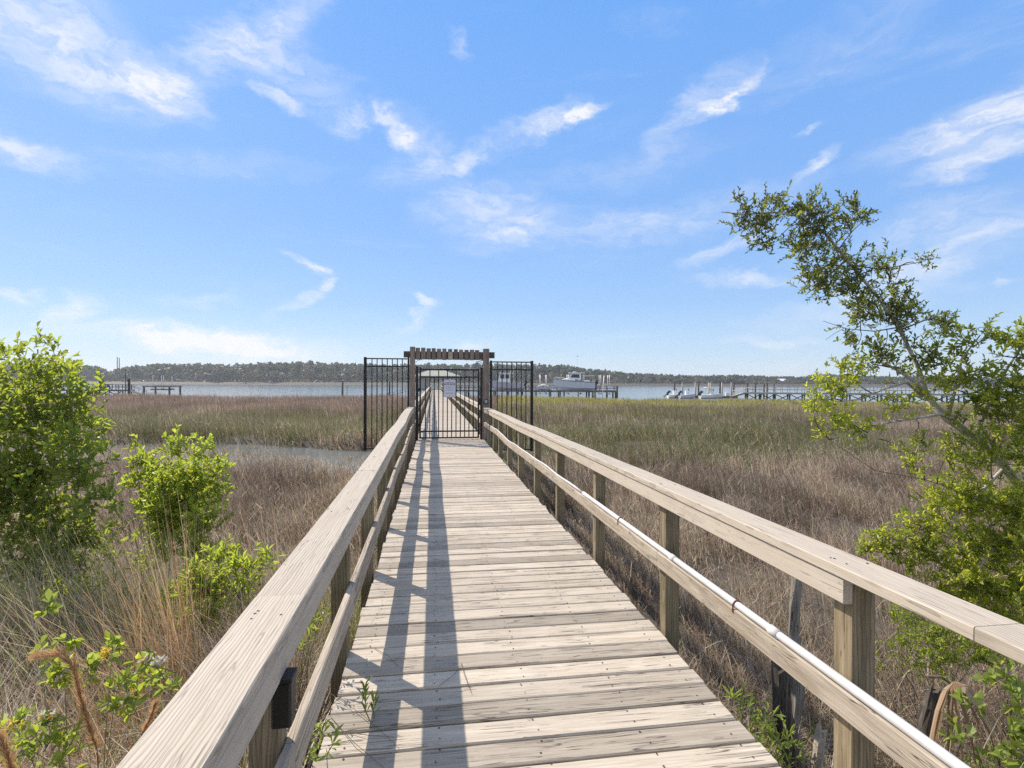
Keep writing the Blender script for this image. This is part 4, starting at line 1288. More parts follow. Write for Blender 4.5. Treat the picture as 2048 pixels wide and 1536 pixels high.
# ---- pier with crossed braces on the right
D3 = dock('pier', 'pale railed pier on dark crossed braces running right behind the small tree', 'pier', Line(1490, 93, 2150, 80), 0.0, 1.9, 2.25, .95, True, ('paledock', 'piling'), .26, True, (0, 1), 1)
rp_ = thing('ramp', 'pale ramp sloping from the crossed brace pier to the floating dock', 'ramp', (*at(1490, 92.6), 0), ang(1490, 93, 1466, 104))
m = MB(); m.bar((.05, -.2, -.05), (10.6, -.2, -.88), 1.0, .12); m.build('walkway', M['paledock'], rp_)
for yy in (-.66, .26):
    m = MB(); m.bar((0.05, yy, .85), (10.5, yy, .05), .06, .08)
    for k in range(7): m.bar((.1 + 1.7 * k, yy, .83 - .13 * k), (.1 + 1.7 * k, yy, -.02 - .133 * k), .05)
    m.build('handrail', M['paledock'], rp_)
for k, (px, f, lab) in enumerate(((1511, 95.5, 'tall dark piling behind the first bay of the crossed brace pier'), (1495, 96, 'tall dark piling just past the ramp head'), (1528, 96, 'tall dark piling at the middle of the crossed brace pier'), (1534, 95, 'second tall piling of the pair at the middle of the pier'), (1548, 97, 'slim tall piling carrying a red marker behind the pier'))):
    piling(px, 766.5, f, lab, 'pilings behind the crossed brace pier', .15 if k < 4 else .09)
# far pier and houses across the river
D4 = dock('dock', 'faint far dock against the opposite shore behind the small tree', 'dock', Line(1565, 470, 1660, 470), 1.4, 3.0, 5.0, 1.0, False)
def house(px0, px1, top_py, f, label, rc):
    ln = Line(px0, f, px1, f); L = ln.L
    o = thing('house', label, 'house', (ln.o.x, ln.o.y, 1.2), ln.rz)
    zt = zat((px0 + px1) / 2, top_py, f) - 1.2
    we = zt * .58
    m = MB(); m.box((0, 0, 0), (L, 9, we)); m.build('wall', M['palewall'], o)
    m = MB(); m.add([(-.5, -.6, we + .003), (L + .5, -.6, we + .003), (L + .5, 9.6, we + .003), (-.5, 9.6, we + .003), (L * .15, 4.5, zt), (L * .85, 4.5, zt)], [(0, 1, 5, 4), (2, 3, 4, 5), (3, 2, 1, 0)]); m.f.append(np.array([(1, 2, 5), (3, 0, 4)])); m.build('roof', M[rc], o)
    for k in range(3):
        x = L * (.18 + .3 * k); m = MB(); m.box((x, -.03, we * .35), (x + L * .1, .02, we * .8)); m.build('window', M['dkglass'], o)
house(1556, 1578, 757.5, 552, 'white roofed house across the river beside the tree edge', 'white')
house(1515, 1524, 760, 552, 'little pale house across the river behind the pier railing', 'white')
for px, lab in ((234.5, 'taller of two slim poles rising above the far wood'), (238.5, 'slightly shorter slim pole beside its twin above the far wood')):
    x, y = at(px, 545); zt = zat(px, 714 if px < 236 else 716, 545)
    o = thing('utility_pole', lab, 'pole', (x, y, 0)); m = MB(); m.tube([(0, 0, 0), (0, 0, zt)], [.45, .35], 6); m.build('shaft', M['piling'], o)
    m = MB(); m.bar((-.9, 0, zt * .97), (.9, 0, zt * .97), .2); m.build('cross_arm', M['piling'], o)

# ---- birds
def bird(px, py, f, s, label):
    p = W(px, py, f)
    o = thing('bird', label, 'bird', p, R(30))
    m = MB(); m.tube([(-.45 * s, 0, .0), (-.25 * s, 0, .02 * s), (0, 0, 0), (.3 * s, 0, .03 * s), (.42 * s, 0, .05 * s)], [.02 * s, .10 * s, .13 * s, .09 * s, .02 * s], 6)
    for q in (-1, 1):
        m.add([(-.15 * s, 0, .05 * s), (.15 * s, 0, .05 * s), (.05 * s, q * .55 * s, .30 * s), (-.1 * s, q * .5 * s, .28 * s), (-.2 * s, q * .95 * s, .12 * s)], [(0, 1, 2, 3)]); m.f.append(np.array([(m.n - 3, m.n - 1, m.n - 2)]))
    m.build('body', M['bird'], o)
bird(1155, 712.5, 75, .32, 'larger of two dark birds gliding above the cabin cruiser')
bird(1154, 720, 85, .16, 'tiny dark bird below the larger bird over the cruiser')
# heron wading in the creek
hp = at(703, 23.0)
hr = thing('wading_heron', 'pale grey heron wading in the shallow creek by the wing panel', 'heron', (*hp, WATER_Z - .02), R(160))
m = MB()
m.tube([(-.30, 0, .34), (-.20, 0, .36), (-.05, 0, .40), (.08, 0, .46), (.13, 0, .53), (.10, 0, .60), (.11, 0, .66), (.16, 0, .69), (.20, 0, .69)], [.01, .05, .085, .065, .03, .02, .02, .03, .012], 8)
m.build('body', M['heron'], hr, True)
m = MB(); m.tube([(.20, 0, .69), (.33, 0, .675)], [.011, .002], 5); m.build('beak', M['beak'], hr)
for q in (-.03, .03):
    m = MB(); m.tube([(-.02, q, .34), (-.05, q, .17), (-.01 + q, q, .0)], .008, 5); m.build('leg', M['twig'], hr)

# ------------------------------------------------------------------ leafy plants
def unit(a):
    return a / (np.linalg.norm(a, axis=-1, keepdims=True) + 1e-9)
def leaves(mb, P, D, N, L, Wd, tint):
    D = unit(D); S = unit(np.cross(D, N)); N = unit(np.cross(S, D))
    L = L[:, None]; Wd = Wd[:, None]
    V = np.stack([P, P + D * L * .30 + S * Wd * .36 + N * Wd * .16, P + D * L * .66 + S * Wd * .5 + N * Wd * .18, P + D * L - N * L * .10,
                  P + D * L * .66 - S * Wd * .5 + N * Wd * .18, P + D * L * .30 - S * Wd * .36 + N * Wd * .16], 1)
    i = np.arange(len(P))[:, None] * 6
    Fc = np.concatenate([i + np.array([[0, 3, 2, 1]]), i + np.array([[0, 5, 4, 3]])])
    mb.add(V.reshape(-1, 3), Fc, np.repeat(tint, 6))

class Plant:
    def __init__(s, name, label, cat, base, group=None, rz=0):
        s.o = thing(name, label, cat, base, 0, group); s.b = Vector(base)
        s.st = MB(); s.parts = {}
    def loc(s, p): return Vector(p) - s.b
    def leafmb(s, key):
        if key not in s.parts: s.parts[key] = MB()
        return s.parts[key]
    def stem(s, pts, r0, r1, sides=5):
        n = len(pts)
        s.st.tube([s.loc(p) for p in pts], [r0 + (r1 - r0) * i / (n - 1) for i in range(n)], sides)
    def shoot(s, a, b, key, L, Wd, gap, sag=0.0, up=.25, tmean=.5, r=.0016):
        """a leafy twig from a to b"""
        a, b = s.loc(a), s.loc(b)
        mid = (a + b) / 2 + Vector(rng.normal(0, .12, 3)) * (b - a).length - Vector((0, 0, sag))
        s.st.tube([a, mid, b], [r * 1.4, r, r * .6], 3, cap=False)
        ln = (b - a).length
        n = max(3, int(ln / gap))
        t = (np.arange(n) + rng.random(n) * .6) / n * .9 + .12
        t = np.clip(t, 0, 1)[:, None]
        A, Mi, B = (np.array(v) for v in (a, mid, b))
        P = (1 - t) ** 2 * A + 2 * t * (1 - t) * Mi + t * t * B
        T = unit((1 - t) * (Mi - A) + t * (B - Mi))
        ref = unit(np.cross(T, np.array([[.31, .2, .93]])))
        ref2 = np.cross(T, ref)
        ph = np.arange(n) * 2.4 + rng.random() * 6.28 + rng.normal(0, .3, n)
        rad = ref * np.cos(ph)[:, None] + ref2 * np.sin(ph)[:, None]
        D = unit(T * (.75 + .3 * t) + rad * .8 + rng.normal(0, .15, (n, 3)) + np.array([[0, 0, up]]))
        N = unit(T - D * (T * D).sum(1, keepdims=True) + np.array([[0, 0, .5]]) + rng.normal(0, .25, (n, 3)))
        leaves(s.leafmb(key), P, D, N, L * (.55 + .6 * rng.random(n)), Wd * (.6 + .5 * rng.random(n)), np.clip(tmean + rng.normal(0, .25, n), 0, 1))
    def blob(s, c, r, n, key, L, Wd, gap, up=.4, tmean=.5, key2=None, p2=0.0, sag=0.0, squash=1.0):
        c = Vector(c)
        for k in range(n):
            d = Vector(rng.normal(0, 1, 3)); d.z = d.z * squash + up; d.normalize()
            a = c + Vector(rng.normal(0, .38, 3)) * r
            b = a + d * r * rng.uniform(.5, 1.05)
            kk = key2 if key2 and rng.random() < p2 else key
            s.shoot(a, b, kk, L, Wd, gap, sag, tmean=tmean)
    def done(s, stemmat='stem', names=None, stemname='stems'):
        if s.st.n: s.st.build(stemname, M[stemmat], s.o, True)
        for k, m in s.parts.items():
            m.build((names or {}).get(k, 'foliage'), M[k], s.o)
        return s.o
def gpt(px, f, dz=0.0):
    x, y = at(px, f); return Vector((x, y, float(ground_z(x, y)) + dz))
def curve3(a, b, bow=.1, n=5):
    a, b = Vector(a), Vector(b); off = Vector(rng.normal(0, bow, 3)); off.z *= .3
    return [a.lerp(b, t) + off * (4 * t * (1 - t)) + Vector((0, 0, .15 * (b - a).length * t * (1 - t))) for t in [i / (n - 1) for i in range(n)]]

def shrub(name, label, cat, basepx, f, blobs, L, Wd, gap, per, keys, stems, group=None, fj=.25, p2=.3, tmean=.5, up=.5, sr=.0045, squash=1.0, stemmat='twig'):
    b = gpt(basepx, f, -.05)
    p = Plant(name, label, cat, b, group)
    for bl in blobs:
        px, py, rp = bl[:3]; ff = f + (bl[3] if len(bl) > 3 else rng.uniform(-fj, fj))
        c = W(px, py, ff); r = rp / F0 * ff
        n = max(5, int(2.6 * per * (r / .12) ** 2))
        low = py > bl[4] if len(bl) > 4 else False
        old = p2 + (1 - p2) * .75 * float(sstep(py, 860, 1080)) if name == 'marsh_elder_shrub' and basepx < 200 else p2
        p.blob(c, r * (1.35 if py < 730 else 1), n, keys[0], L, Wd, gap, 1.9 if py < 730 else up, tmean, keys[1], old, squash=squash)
        if rng.random() < stems:
            a = Vector(b) + Vector((rng.normal(0, .10), rng.normal(0, .10), 0))
            p.stem(curve3(a, c, .06), sr, sr * .3, 5)
    return p.done(stemmat, {keys[1]: 'mid_green_foliage'})  # second leaf colour, a darker mid green, denser low on the tallest shrub

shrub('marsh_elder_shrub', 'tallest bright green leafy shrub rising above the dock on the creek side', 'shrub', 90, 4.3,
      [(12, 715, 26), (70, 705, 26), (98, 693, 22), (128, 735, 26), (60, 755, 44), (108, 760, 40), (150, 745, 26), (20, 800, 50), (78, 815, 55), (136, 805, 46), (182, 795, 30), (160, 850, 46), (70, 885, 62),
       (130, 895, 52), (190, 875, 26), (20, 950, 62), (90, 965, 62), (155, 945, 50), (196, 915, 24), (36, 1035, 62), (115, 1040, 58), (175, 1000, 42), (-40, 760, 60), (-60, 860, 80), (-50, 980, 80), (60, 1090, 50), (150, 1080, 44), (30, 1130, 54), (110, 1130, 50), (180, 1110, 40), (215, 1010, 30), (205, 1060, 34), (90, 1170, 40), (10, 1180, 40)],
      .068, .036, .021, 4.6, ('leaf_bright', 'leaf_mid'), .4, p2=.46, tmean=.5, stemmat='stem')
shrub('marsh_elder_shrub', 'rounded yellow green shrub standing alone before the creek water', 'shrub', 345, 4.7,
      [(282, 915, 24), (300, 955, 36), (352, 895, 30), (400, 905, 28), (440, 925, 20), (328, 970, 44), (388, 965, 46), (432, 985, 28), (300, 1005, 34), (350, 1045, 48), (410, 1050, 38), (262, 960, 16), (335, 1100, 34), (398, 1110, 34), (270, 890, 14), (455, 945, 12), (365, 1000, 50)],
      .056, .029, .015, 9.5, ('leaf_bright', 'leaf_mid'), .7, p2=.22, tmean=.8)
shrub('sea_oxeye_plant', 'low bright green plant crowding the outer side of the cap rail', 'plant', 500, 3.5,
      [(520, 1125, 20), (485, 1140, 32), (445, 1115, 30), (395, 1180, 40), (345, 1205, 34), (425, 1190, 34), (470, 1180, 28), (375, 1250, 34), (500, 1160, 20), (320, 1270, 34), (420, 1240, 34), (300, 1330, 28), (360, 1310, 28), (540, 1110, 16)],
      .062, .019, .014, 17, ('leaf_bright', 'leaf_mid'), .8, p2=.25, tmean=.7, up=1.0)
shrub('young_elder_plant', 'slender green plant growing through dry straw between the two shrubs', 'plant', 235, 3.6,
      [(225, 1060, 34), (205, 1105, 30), (245, 1130, 34), (270, 1070, 22), (185, 1160, 26), (290, 1135, 24), (160, 1190, 34), (100, 1200, 40), (240, 1190, 34), (300, 1190, 30)],
      .045, .018, .018, 5, ('leaf_bright', 'leaf_mid'), .9, p2=.4, tmean=.5, up=.9)
shrub('sea_oxeye_plant', 'small green weed squeezed between the near post and lower rail', 'weed', 625, 2.9,
      [(628, 1262, 20, -.1), (610, 1290, 18, -.2), (640, 1240, 14, 0)], .05, .015, .012, 7, ('leaf_weed', 'leaf_mid'), .9, p2=.3, up=1.1)
shrub('sea_oxeye_plant', 'green weed leaning onto the deck edge under the near lower rail', 'weed', 630, 2.15,
      [(640, 1480, 22, -.03), (655, 1500, 22, -.05), (620, 1510, 18, -.1)], .055, .014, .012, 8, ('leaf_weed', 'leaf_mid'), .9, p2=.3, up=.8)
shrub('sea_oxeye_plant', 'leafy green weed patch beside the deck boards under the white conduit', 'weed', 1545, 2.55,
      [(1490, 1418, 18), (1525, 1440, 30), (1560, 1475, 34), (1530, 1500, 34), (1590, 1505, 32), (1500, 1460, 24), (1560, 1540, 34), (1470, 1400, 12)],
      .058, .014, .012, 8, ('leaf_weed', 'leaf_mid'), .7, p2=.35, up=.9, fj=.12)
shrub('low_shrub', 'low small leaved shrub half hidden under the cap rail', 'shrub', 1850, 3.9,
      [(1800, 1240, 26), (1835, 1225, 34), (1870, 1275, 38), (1810, 1285, 22), (1910, 1260, 34), (1780, 1300, 16), (1950, 1250, 40), (1880, 1320, 36), (1960, 1310, 44), (2020, 1290, 46), (1760, 1330, 20), (1830, 1330, 26)],
      .034, .016, .012, 17, ('leaf_bright', 'leaf_mid'), .8, p2=.35, tmean=.6, up=.5)
shrub('broad_leaf_vine', 'broad pale green vine leaves hanging over the fallen thatch', 'vine', 2030, 2.9,
      [(1985, 1375, 26), (2035, 1350, 34), (2045, 1410, 34), (1945, 1405, 18), (2030, 1470, 26), (2060, 1500, 50), (1990, 1520, 26), (1930, 1480, 26), (1900, 1530, 26), (2020, 1540, 40)],
      .062, .048, .022, 6, ('leaf_weed', 'leaf_mid'), .8, p2=.25, tmean=.8, up=.6, fj=.12)

# weed growing through the deck
wd_b = W(745, 1441, 2.455); wd_b.z = .002
wp = Plant('deck_weed', 'tiny green weed sprouting through the sunny deck planks', 'weed', wd_b)
for q, hh in ((-.01, .155), (.012, .09)):
    wp.shoot(wd_b + Vector((q, 0, 0)), wd_b + Vector((q * 2 - .01, .01, hh)), 'leaf_weed', .062, .013, .009, up=.5, tmean=.3, r=.0025)
wp.done('stem')

# ---- the small tree on the right
tb = gpt(2230, 3.5, -.1)
tr = Plant('yaupon_tree', 'leaning small leaved tree reaching over the marsh beside the railing', 'tree', tb)
def tp(px, py, f): return W(px, py, f)
trunk = [tb, tp(2150, 1120, 3.55), tp(2070, 1010, 3.65), tp(2010, 935, 3.7), tp(1950, 875, 3.75), tp(1895, 838, 3.8), tp(1858, 800, 3.83)]
tk = MB(); tk.tube([tr.loc(p) for p in trunk], [.045, .038, .034, .030, .027, .026, .024], 9, .4); tk.build('trunk', M['bark'], tr.o, True)
limbs = [
    ([tp(1858, 800, 3.83), tp(1830, 765, 3.85), tp(1795, 745, 3.85), tp(1765, 725, 3.85)], .018, .008),
    ([tp(1858, 800, 3.83), tp(1835, 740, 3.9), tp(1800, 660, 3.9), tp(1755, 600, 3.9), tp(1700, 530, 3.88), tp(1650, 470, 3.85), tp(1600, 432, 3.82), tp(1545, 420, 3.8), tp(1490, 432, 3.78), tp(1440, 424, 3.76)], .016, .003),
    ([tp(1845, 792, 3.82), tp(1815, 762, 3.75), tp(1770, 775, 3.7), tp(1720, 800, 3.68), tp(1650, 805, 3.65)], .013, .004),
    ([tp(1930, 858, 3.78), tp(1885, 830, 3.7), tp(1830, 835, 3.65), tp(1770, 850, 3.6), tp(1700, 880, 3.58)], .013, .004),
    ([tp(1895, 838, 3.8), tp(1905, 780, 3.7), tp(1930, 720, 3.6), tp(1960, 670, 3.55)], .013, .004),
    ([tp(1950, 875, 3.75), tp(1985, 810, 3.6), tp(2020, 740, 3.5), tp(2045, 690, 3.45)], .013, .004),
    ([tp(2010, 935, 3.7), tp(1960, 985, 3.6), tp(1900, 1050, 3.6), tp(1850, 1105, 3.65), tp(1745, 1115, 3.7)], .012, .003),
    ([tp(2070, 1010, 3.65), tp(2020, 1060, 3.5), tp(1970, 1130, 3.45), tp(1940, 1190, 3.45)], .012, .004),
    ([tp(1795, 655, 3.9), tp(1750, 660, 3.9), tp(1690, 660, 3.9), tp(1645, 642, 3.9)], .005, .0015),
    ([tp(1700, 530, 3.88), tp(1760, 540, 3.9), tp(1835, 525, 3.95)], .006, .002),
    ([tp(1800, 660, 3.9), tp(1850, 640, 3.95), tp(1900, 628, 4.0)], .007, .002),
    ([tp(1650, 470, 3.85), tp(1640, 420, 3.85), tp(1660, 405, 3.85)], .006, .002),
    ([tp(1600, 432, 3.82), tp(1560, 470, 3.8), tp(1500, 497, 3.78)], .004, .0015),
    ([tp(1690, 520, 3.88), tp(1640, 560, 3.85), tp(1610, 590, 3.85)], .006, .002),
    ([tp(1660, 880, 3.6), tp(1750, 940, 3.6), tp(1850, 960, 3.65), tp(1900, 975, 3.7)], .002, .003),
    ([tp(1770, 850, 3.6), tp(1745, 905, 3.6), tp(1735, 930, 3.6)], .002, .001),
    ([tp(1690, 655, 3.9), tp(1665, 668, 3.9), tp(1650, 680, 3.9)], .002, .001),
]
LIMB = []
for pts, r0, r1 in limbs:
    m = MB(); n = len(pts)
    m.tube([tr.loc(p) + Vector(rng.normal(0, .008, 3)) * (0 < i < n - 1) for i, p in enumerate(pts)], [r0 + (r1 - r0) * i / (n - 1) for i in range(n)], 7, .5)
    m.build('branch', M['bark'] if r0 > .007 else M['twig'], tr.o, True)
    for i in range(n - 1):
        for t in (0, .5): LIMB.append(pts[i].lerp(pts[i + 1], t))
LIMB += trunk[2:]
# px, py, radius px, depth, 0 mature .. 1 fresh
TB = [(1450, 425, 12, 3.76, .1), (1478, 432, 20, 3.77, .1), (1512, 436, 34, 3.78, .1), (1545, 405, 30, 3.8, .15), (1540, 440, 36, 3.8, .1), (1500, 492, 16, 3.78, .2), (1540, 478, 16, 3.79, .2), (1590, 425, 34, 3.82, .15), (1655, 412, 26, 3.85, .2),
      (1625, 445, 42, 3.83, .15), (1680, 455, 34, 3.87, .15), (1722, 445, 26, 3.9, .2), (1640, 495, 44, 3.85, .2), (1690, 500, 40, 3.9, .15), (1605, 520, 26, 3.85, .15), (1620, 560, 34, 3.85, .2), (1655, 560, 38, 3.86, .25), (1700, 555, 46, 3.9, .2),
      (1750, 530, 34, 3.9, .2), (1790, 560, 30, 3.92, .25), (1830, 528, 20, 3.95, .3), (1745, 600, 40, 3.9, .15), (1720, 620, 26, 3.9, .2), (1785, 610, 40, 3.92, .2), (1795, 650, 40, 3.9, .15), (1850, 640, 28, 3.95, .2), (1890, 628, 24, 4.0, .35), (1715, 690, 22, 3.88, .3),
      (1770, 690, 36, 3.88, .3), (1830, 700, 36, 3.88, .2), (1700, 745, 34, 3.8, .7), (1740, 725, 36, 3.82, .6), (1660, 765, 36, 3.7, .8), (1640, 800, 34, 3.65, .85), (1630, 825, 26, 3.62, .85), (1690, 800, 36, 3.66, .6), (1725, 790, 34, 3.68, .5), (1700, 845, 40, 3.6, .75), (1680, 875, 28, 3.58, .85),
      (1745, 850, 36, 3.6, .6), (1790, 840, 36, 3.62, .65), (1830, 865, 30, 3.65, .5), (1780, 885, 22, 3.6, .6), (1785, 765, 26, 3.78, .4), (1880, 700, 30, 3.7, .4), (1910, 745, 44, 3.65, .5), (1950, 690, 40, 3.55, .6), (1985, 655, 26, 3.5, .5), (1955, 740, 44, 3.6, .6), (2000, 710, 44, 3.5, .6), (2040, 690, 34, 3.45, .6),
      (1930, 790, 46, 3.65, .5), (1985, 790, 52, 3.55, .55), (2030, 770, 46, 3.48, .6), (2060, 720, 50, 3.45, .5), (1905, 830, 26, 3.75, .4), (1965, 845, 46, 3.6, .5), (2020, 850, 50, 3.5, .55), (2060, 830, 60, 3.45, .5), (1900, 905, 26, 3.6, .6), (1930, 930, 40, 3.62, .55), (1985, 915, 40, 3.6, .5), (2040, 930, 50, 3.55, .5), (1920, 985, 40, 3.6, .6),
      (1965, 1000, 46, 3.6, .7), (2015, 1010, 50, 3.55, .7), (2060, 1000, 60, 3.5, .6), (1905, 1060, 44, 3.6, .75), (1950, 1080, 50, 3.5, .8), (2005, 1090, 52, 3.5, .7), (2050, 1090, 56, 3.45, .6), (1850, 1085, 30, 3.65, .6), (1800, 1075, 38, 3.68, .55), (1765, 1075, 30, 3.7, .55), (1745, 1100, 24, 3.7, .5),
      (1790, 1110, 26, 3.68, .5), (1900, 1130, 40, 3.5, .8), (1860, 1110, 36, 3.6, .8), (1820, 1120, 30, 3.65, .7), (1720, 1085, 22, 3.72, .6), (1880, 1010, 34, 3.6, .7), (1985, 1050, 46, 3.5, .8), (1960, 1215, 44, 3.45, .8), (2010, 1230, 50, 3.4, .7), (1890, 1165, 34, 3.5, .8), (1850, 930, 26, 3.65, .6), (1870, 780, 34, 3.72, .5), (1830, 790, 26, 3.72, .6), (1945, 1160, 44, 3.45, .8), (2000, 1170, 46, 3.45, .6), (2050, 1180, 50, 3.4, .5), (1930, 1200, 34, 3.45, .7)]
for (px, py, rp, f, fr) in TB:
    c = tp(px, py, f); r = rp / F0 * f
    near = min(LIMB, key=lambda q: (q - c).length)
    if (near - c).length > r * .3:
        tr.stem(curve3(near, c, .02, 4), .0045, .002, 4)
    n = max(7, int(17 * (r / .12) ** 1.7))
    c = c + Vector(rng.normal(0, .05, 3))
    L_, W_ = (.036, .0155) if py < 680 else (.043, .0195)
    if py > 900: n = int(n * 1.55)
    elif fr >= .4: n = int(n * .8)
    if fr < .4: tr.blob(c, r, int(n * 1.9), 'leaf_dark', L_, W_, .0105, .35, .3 + fr, 'leaf_mid', .25 + fr)
    else: tr.blob(c, r, n, 'leaf_tree', L_, W_, .0105, .3, fr, 'leaf_mid', .55 - .45 * fr)
tr.done('twig', {'leaf_dark': 'mature_leaves', 'leaf_mid': 'mid_green_leaves', 'leaf_tree': 'fresh_leaves'}, 'twigs')  # three leaf colours: dark mature, mid green and fresh

# ------------------------------------------------------------------ near straw and litter
def straw(mb, n, rf, hh, wd, leanr, az, azs, pal, seg=5, curl=1.7, zoff=0.0):
    r, f = rf(n); n = len(r)
    x, y = RF(r, f); ok = ~((x > -.60) & (x < 1.58)); x, y = x[ok], y[ok]; n = len(x)
    h = hh[0] + (hh[1] - hh[0]) * rng.random(n)
    lean = h * np.clip(leanr[0] + (leanr[1] - leanr[0]) * rng.random(n), 0, .97)
    c = np.array(pal)[rng.integers(len(pal), size=n)] * (.8 + .4 * rng.random((n, 1)))
    blade_mesh(mb, x, y, ground_z(x, y) - .02 + zoff, h, wd * (.6 + .8 * rng.random(n)), lean, az + azs * rng.standard_normal(n), c, seg, curl, .35)
STRAW = [(.60, .48, .35), (.46, .35, .25), (.70, .60, .47), (.36, .26, .18), (.52, .38, .29), (.78, .70, .57), (.28, .20, .14)]
AMB = [(.60, .38, .19), (.50, .30, .15), (.66, .46, .27), (.56, .41, .26)]
def zone(r0, r1, f0, f1, p=1.0):
    def g(n):
        return r0 + (r1 - r0) * rng.random(n), f0 + (f1 - f0) * rng.random(n)
    return g
AZL = math.pi + TH * 0 - .2      # towards the left
ds = MB()
straw(ds, 5200, zone(-4.6, -.7, 1.5, 3.6), (.5, 1.15), .0055, (.35, .93), AZL - .3, .8, STRAW)
straw(ds, 4500, zone(-5.0, -.9, 3.0, 5.2), (.5, 1.15), .0045, (.15, .8), AZL - .2, .8, STRAW)
straw(ds, 5000, zone(-4.4, -.7, 1.2, 3.2), (.5, 1.2), .0065, (.82, .96), AZL, 1.2, STRAW)
straw(ds, 2600, zone(-3.4, -.75, 1.1, 2.8), (.5, 1.1), .008, (.7, .96), AZL - .4, .9, [(.74, .63, .53), (.64, .52, .42), (.80, .72, .62)])
# lodged clumps: blades sweeping together
for k in range(34):
    r0, f0 = rng.uniform(-4.2, -1.0), rng.uniform(1.6, 4.2)
    a = AZL + rng.normal(-.2, .7)
    straw(ds, 150, lambda n: (r0 + rng.normal(0, .09, n), f0 + rng.normal(0, .09, n)), (.7, 1.3), .0055, (.4, .92), a, .28, STRAW)
straw(ds, 5500, zone(-4.8, -.8, 1.8, 5.2), (.4, 1.0), .0055, (.1, .6), AZL, 1.6, [(.24, .28, .07), (.32, .36, .10), (.18, .20, .06)])
straw(ds, 1500, zone(-4.6, -1.9, 3.0, 4.1), (.8, 1.5), .0055, (.15, .6), AZL + .4, .9, [(.34, .33, .17), (.26, .28, .12), (.45, .40, .26), (.38, .33, .20)])
straw(ds, 700, zone(-2.4, -1.0, 3.2, 5.0), (.6, 1.1), .0055, (.15, .6), AZL + .4, .9, [(.30, .32, .12), (.24, .28, .09), (.45, .40, .26)])
tag(ds.build('dry_grass', M['grass']), kind='stuff')
# amber broomsedge clumps one can tell apart
def broomsedge(px, f, top_py, n, lean, label, spread=.06, az=AZL):
    b = gpt(px, f, 0); x0, y0 = b.x, b.y
    o = thing('broomsedge_clump', label, 'grass clump', b, 0, 'amber broomsedge clumps')
    H = W(px, top_py, f).z - b.z
    m = MB()
    x = rng.normal(0, spread, n); y = rng.normal(0, spread, n)
    h = H * (.55 + .5 * rng.random(n))
    c = np.array(AMB)[rng.integers(4, size=n)] * (.8 + .4 * rng.random((n, 1)))
    blade_mesh(m, x, y, np.full(n, -.03), h, .005 * (.7 + .6 * rng.random(n)), h * np.clip(lean + .14 * rng.standard_normal(n), 0, .9), az + .55 * rng.standard_normal(n), c, 5, 1.5, .4)
    m.build('blades', M['grass'], o)
broomsedge(400, 3.0, 990, 190, .34, 'tallest upright amber grass clump, between rounded shrub and cap rail', .045, AZL - .2)
broomsedge(330, 2.7, 1110, 170, .45, 'thin amber grass clump leaning away from cap rail', az=AZL - .4)
broomsedge(250, 2.3, 1290, 150, .5, 'low amber grass clump behind the honeysuckle flowers')
broomsedge(560, 3.9, 1010, 90, .3, 'sparse amber grass tuft against the second railing post')
# feathery seed plumes
def plume(pts, label, dens=900, hair=.035):
    P = [W(*p) for p in pts]; b = gpt(pts[-1][0], pts[-1][2], 0)
    o = thing('grass_plume', label, 'seed head', b, 0, 'feathery amber seed plumes')
    m = MB(); m.tube([p - b for p in P] + [Vector((0.05, 0, 0))], .0025, 4); m.build('stalk', M['twig'], o)
    m = MB()
    k = rng.random(dens) * (len(P) - 1); i = k.astype(int); t = (k - i)[:, None]
    A = np.array([tuple(p - b) for p in P]); Q = A[i] * (1 - t) + A[i + 1] * t
    T = unit(A[i] - A[i + 1]); D = unit(T * 1.5 + rng.normal(0, .5, (dens, 3)))
    S = unit(np.cross(D, rng.normal(0, 1, (dens, 3)))) * .0007
    L_ = (hair * (.5 + rng.random(dens)))[:, None]
    V = np.stack([Q - S, Q + S, Q + D * L_ + S * .3, Q + D * L_ - S * .3], 1)
    c = np.array([(.62, .36, .17), (.70, .45, .24), (.50, .28, .13), (.74, .55, .36)])[rng.integers(4, size=dens)]
    m.add(V.reshape(-1, 3), np.arange(dens)[:, None] * 4 + np.arange(4)[None, :], .5, np.repeat(c, 4, 0))
    m.build('seed_head', M['grass'], o)
plume([(75, 1312, 1.95), (120, 1308, 1.95), (148, 1335, 1.95), (160, 1390, 1.95), (178, 1450, 1.97), (195, 1500, 2.0)], 'arching orange seed plume curling over the honeysuckle leaves', 2600)
plume([(312, 1408, 1.75), (300, 1440, 1.75), (285, 1470, 1.77)], 'short orange seed plume close to the cap rail', 700, .025)
plume([(2, 1480, 1.7), (15, 1510, 1.7), (30, 1560, 1.72)], 'straight orange seed plume beside the lowest honeysuckle leaves', 1200)
# honeysuckle
hb = gpt(200, 2.1, 0)
hs_ = Plant('honeysuckle_vine', 'flowering honeysuckle vine with yellow and white blooms in dry straw', 'vine', hb)
HB = [(80, 1325, 24), (130, 1350, 26), (175, 1345, 26), (205, 1330, 22), (225, 1300, 18), (290, 1330, 24), (310, 1360, 22), (260, 1385, 24), (230, 1400, 26), (95, 1445, 18), (20, 1460, 20), (60, 1500, 40), (120, 1515, 36), (30, 1520, 30), (270, 1410, 18), (340, 1375, 14), (145, 1280, 10), (85, 1215, 12)]
prev = hb
for px, py, rp in HB:
    f = 2.0 + rng.uniform(-.1, .1); c = W(px, py, f)
    hs_.stem(curve3(prev if rng.random() < .6 else hb, c, .05, 5), .0025, .0015, 4); prev = c
    hs_.blob(c, rp * 1.15 / F0 * f, max(5, int(rp / 2.6)), 'leaf_weed', .046, .024, .018, .4, .6, 'leaf_bright', .5)
hs_.done('stem', {'leaf_bright': 'fresh_foliage'})
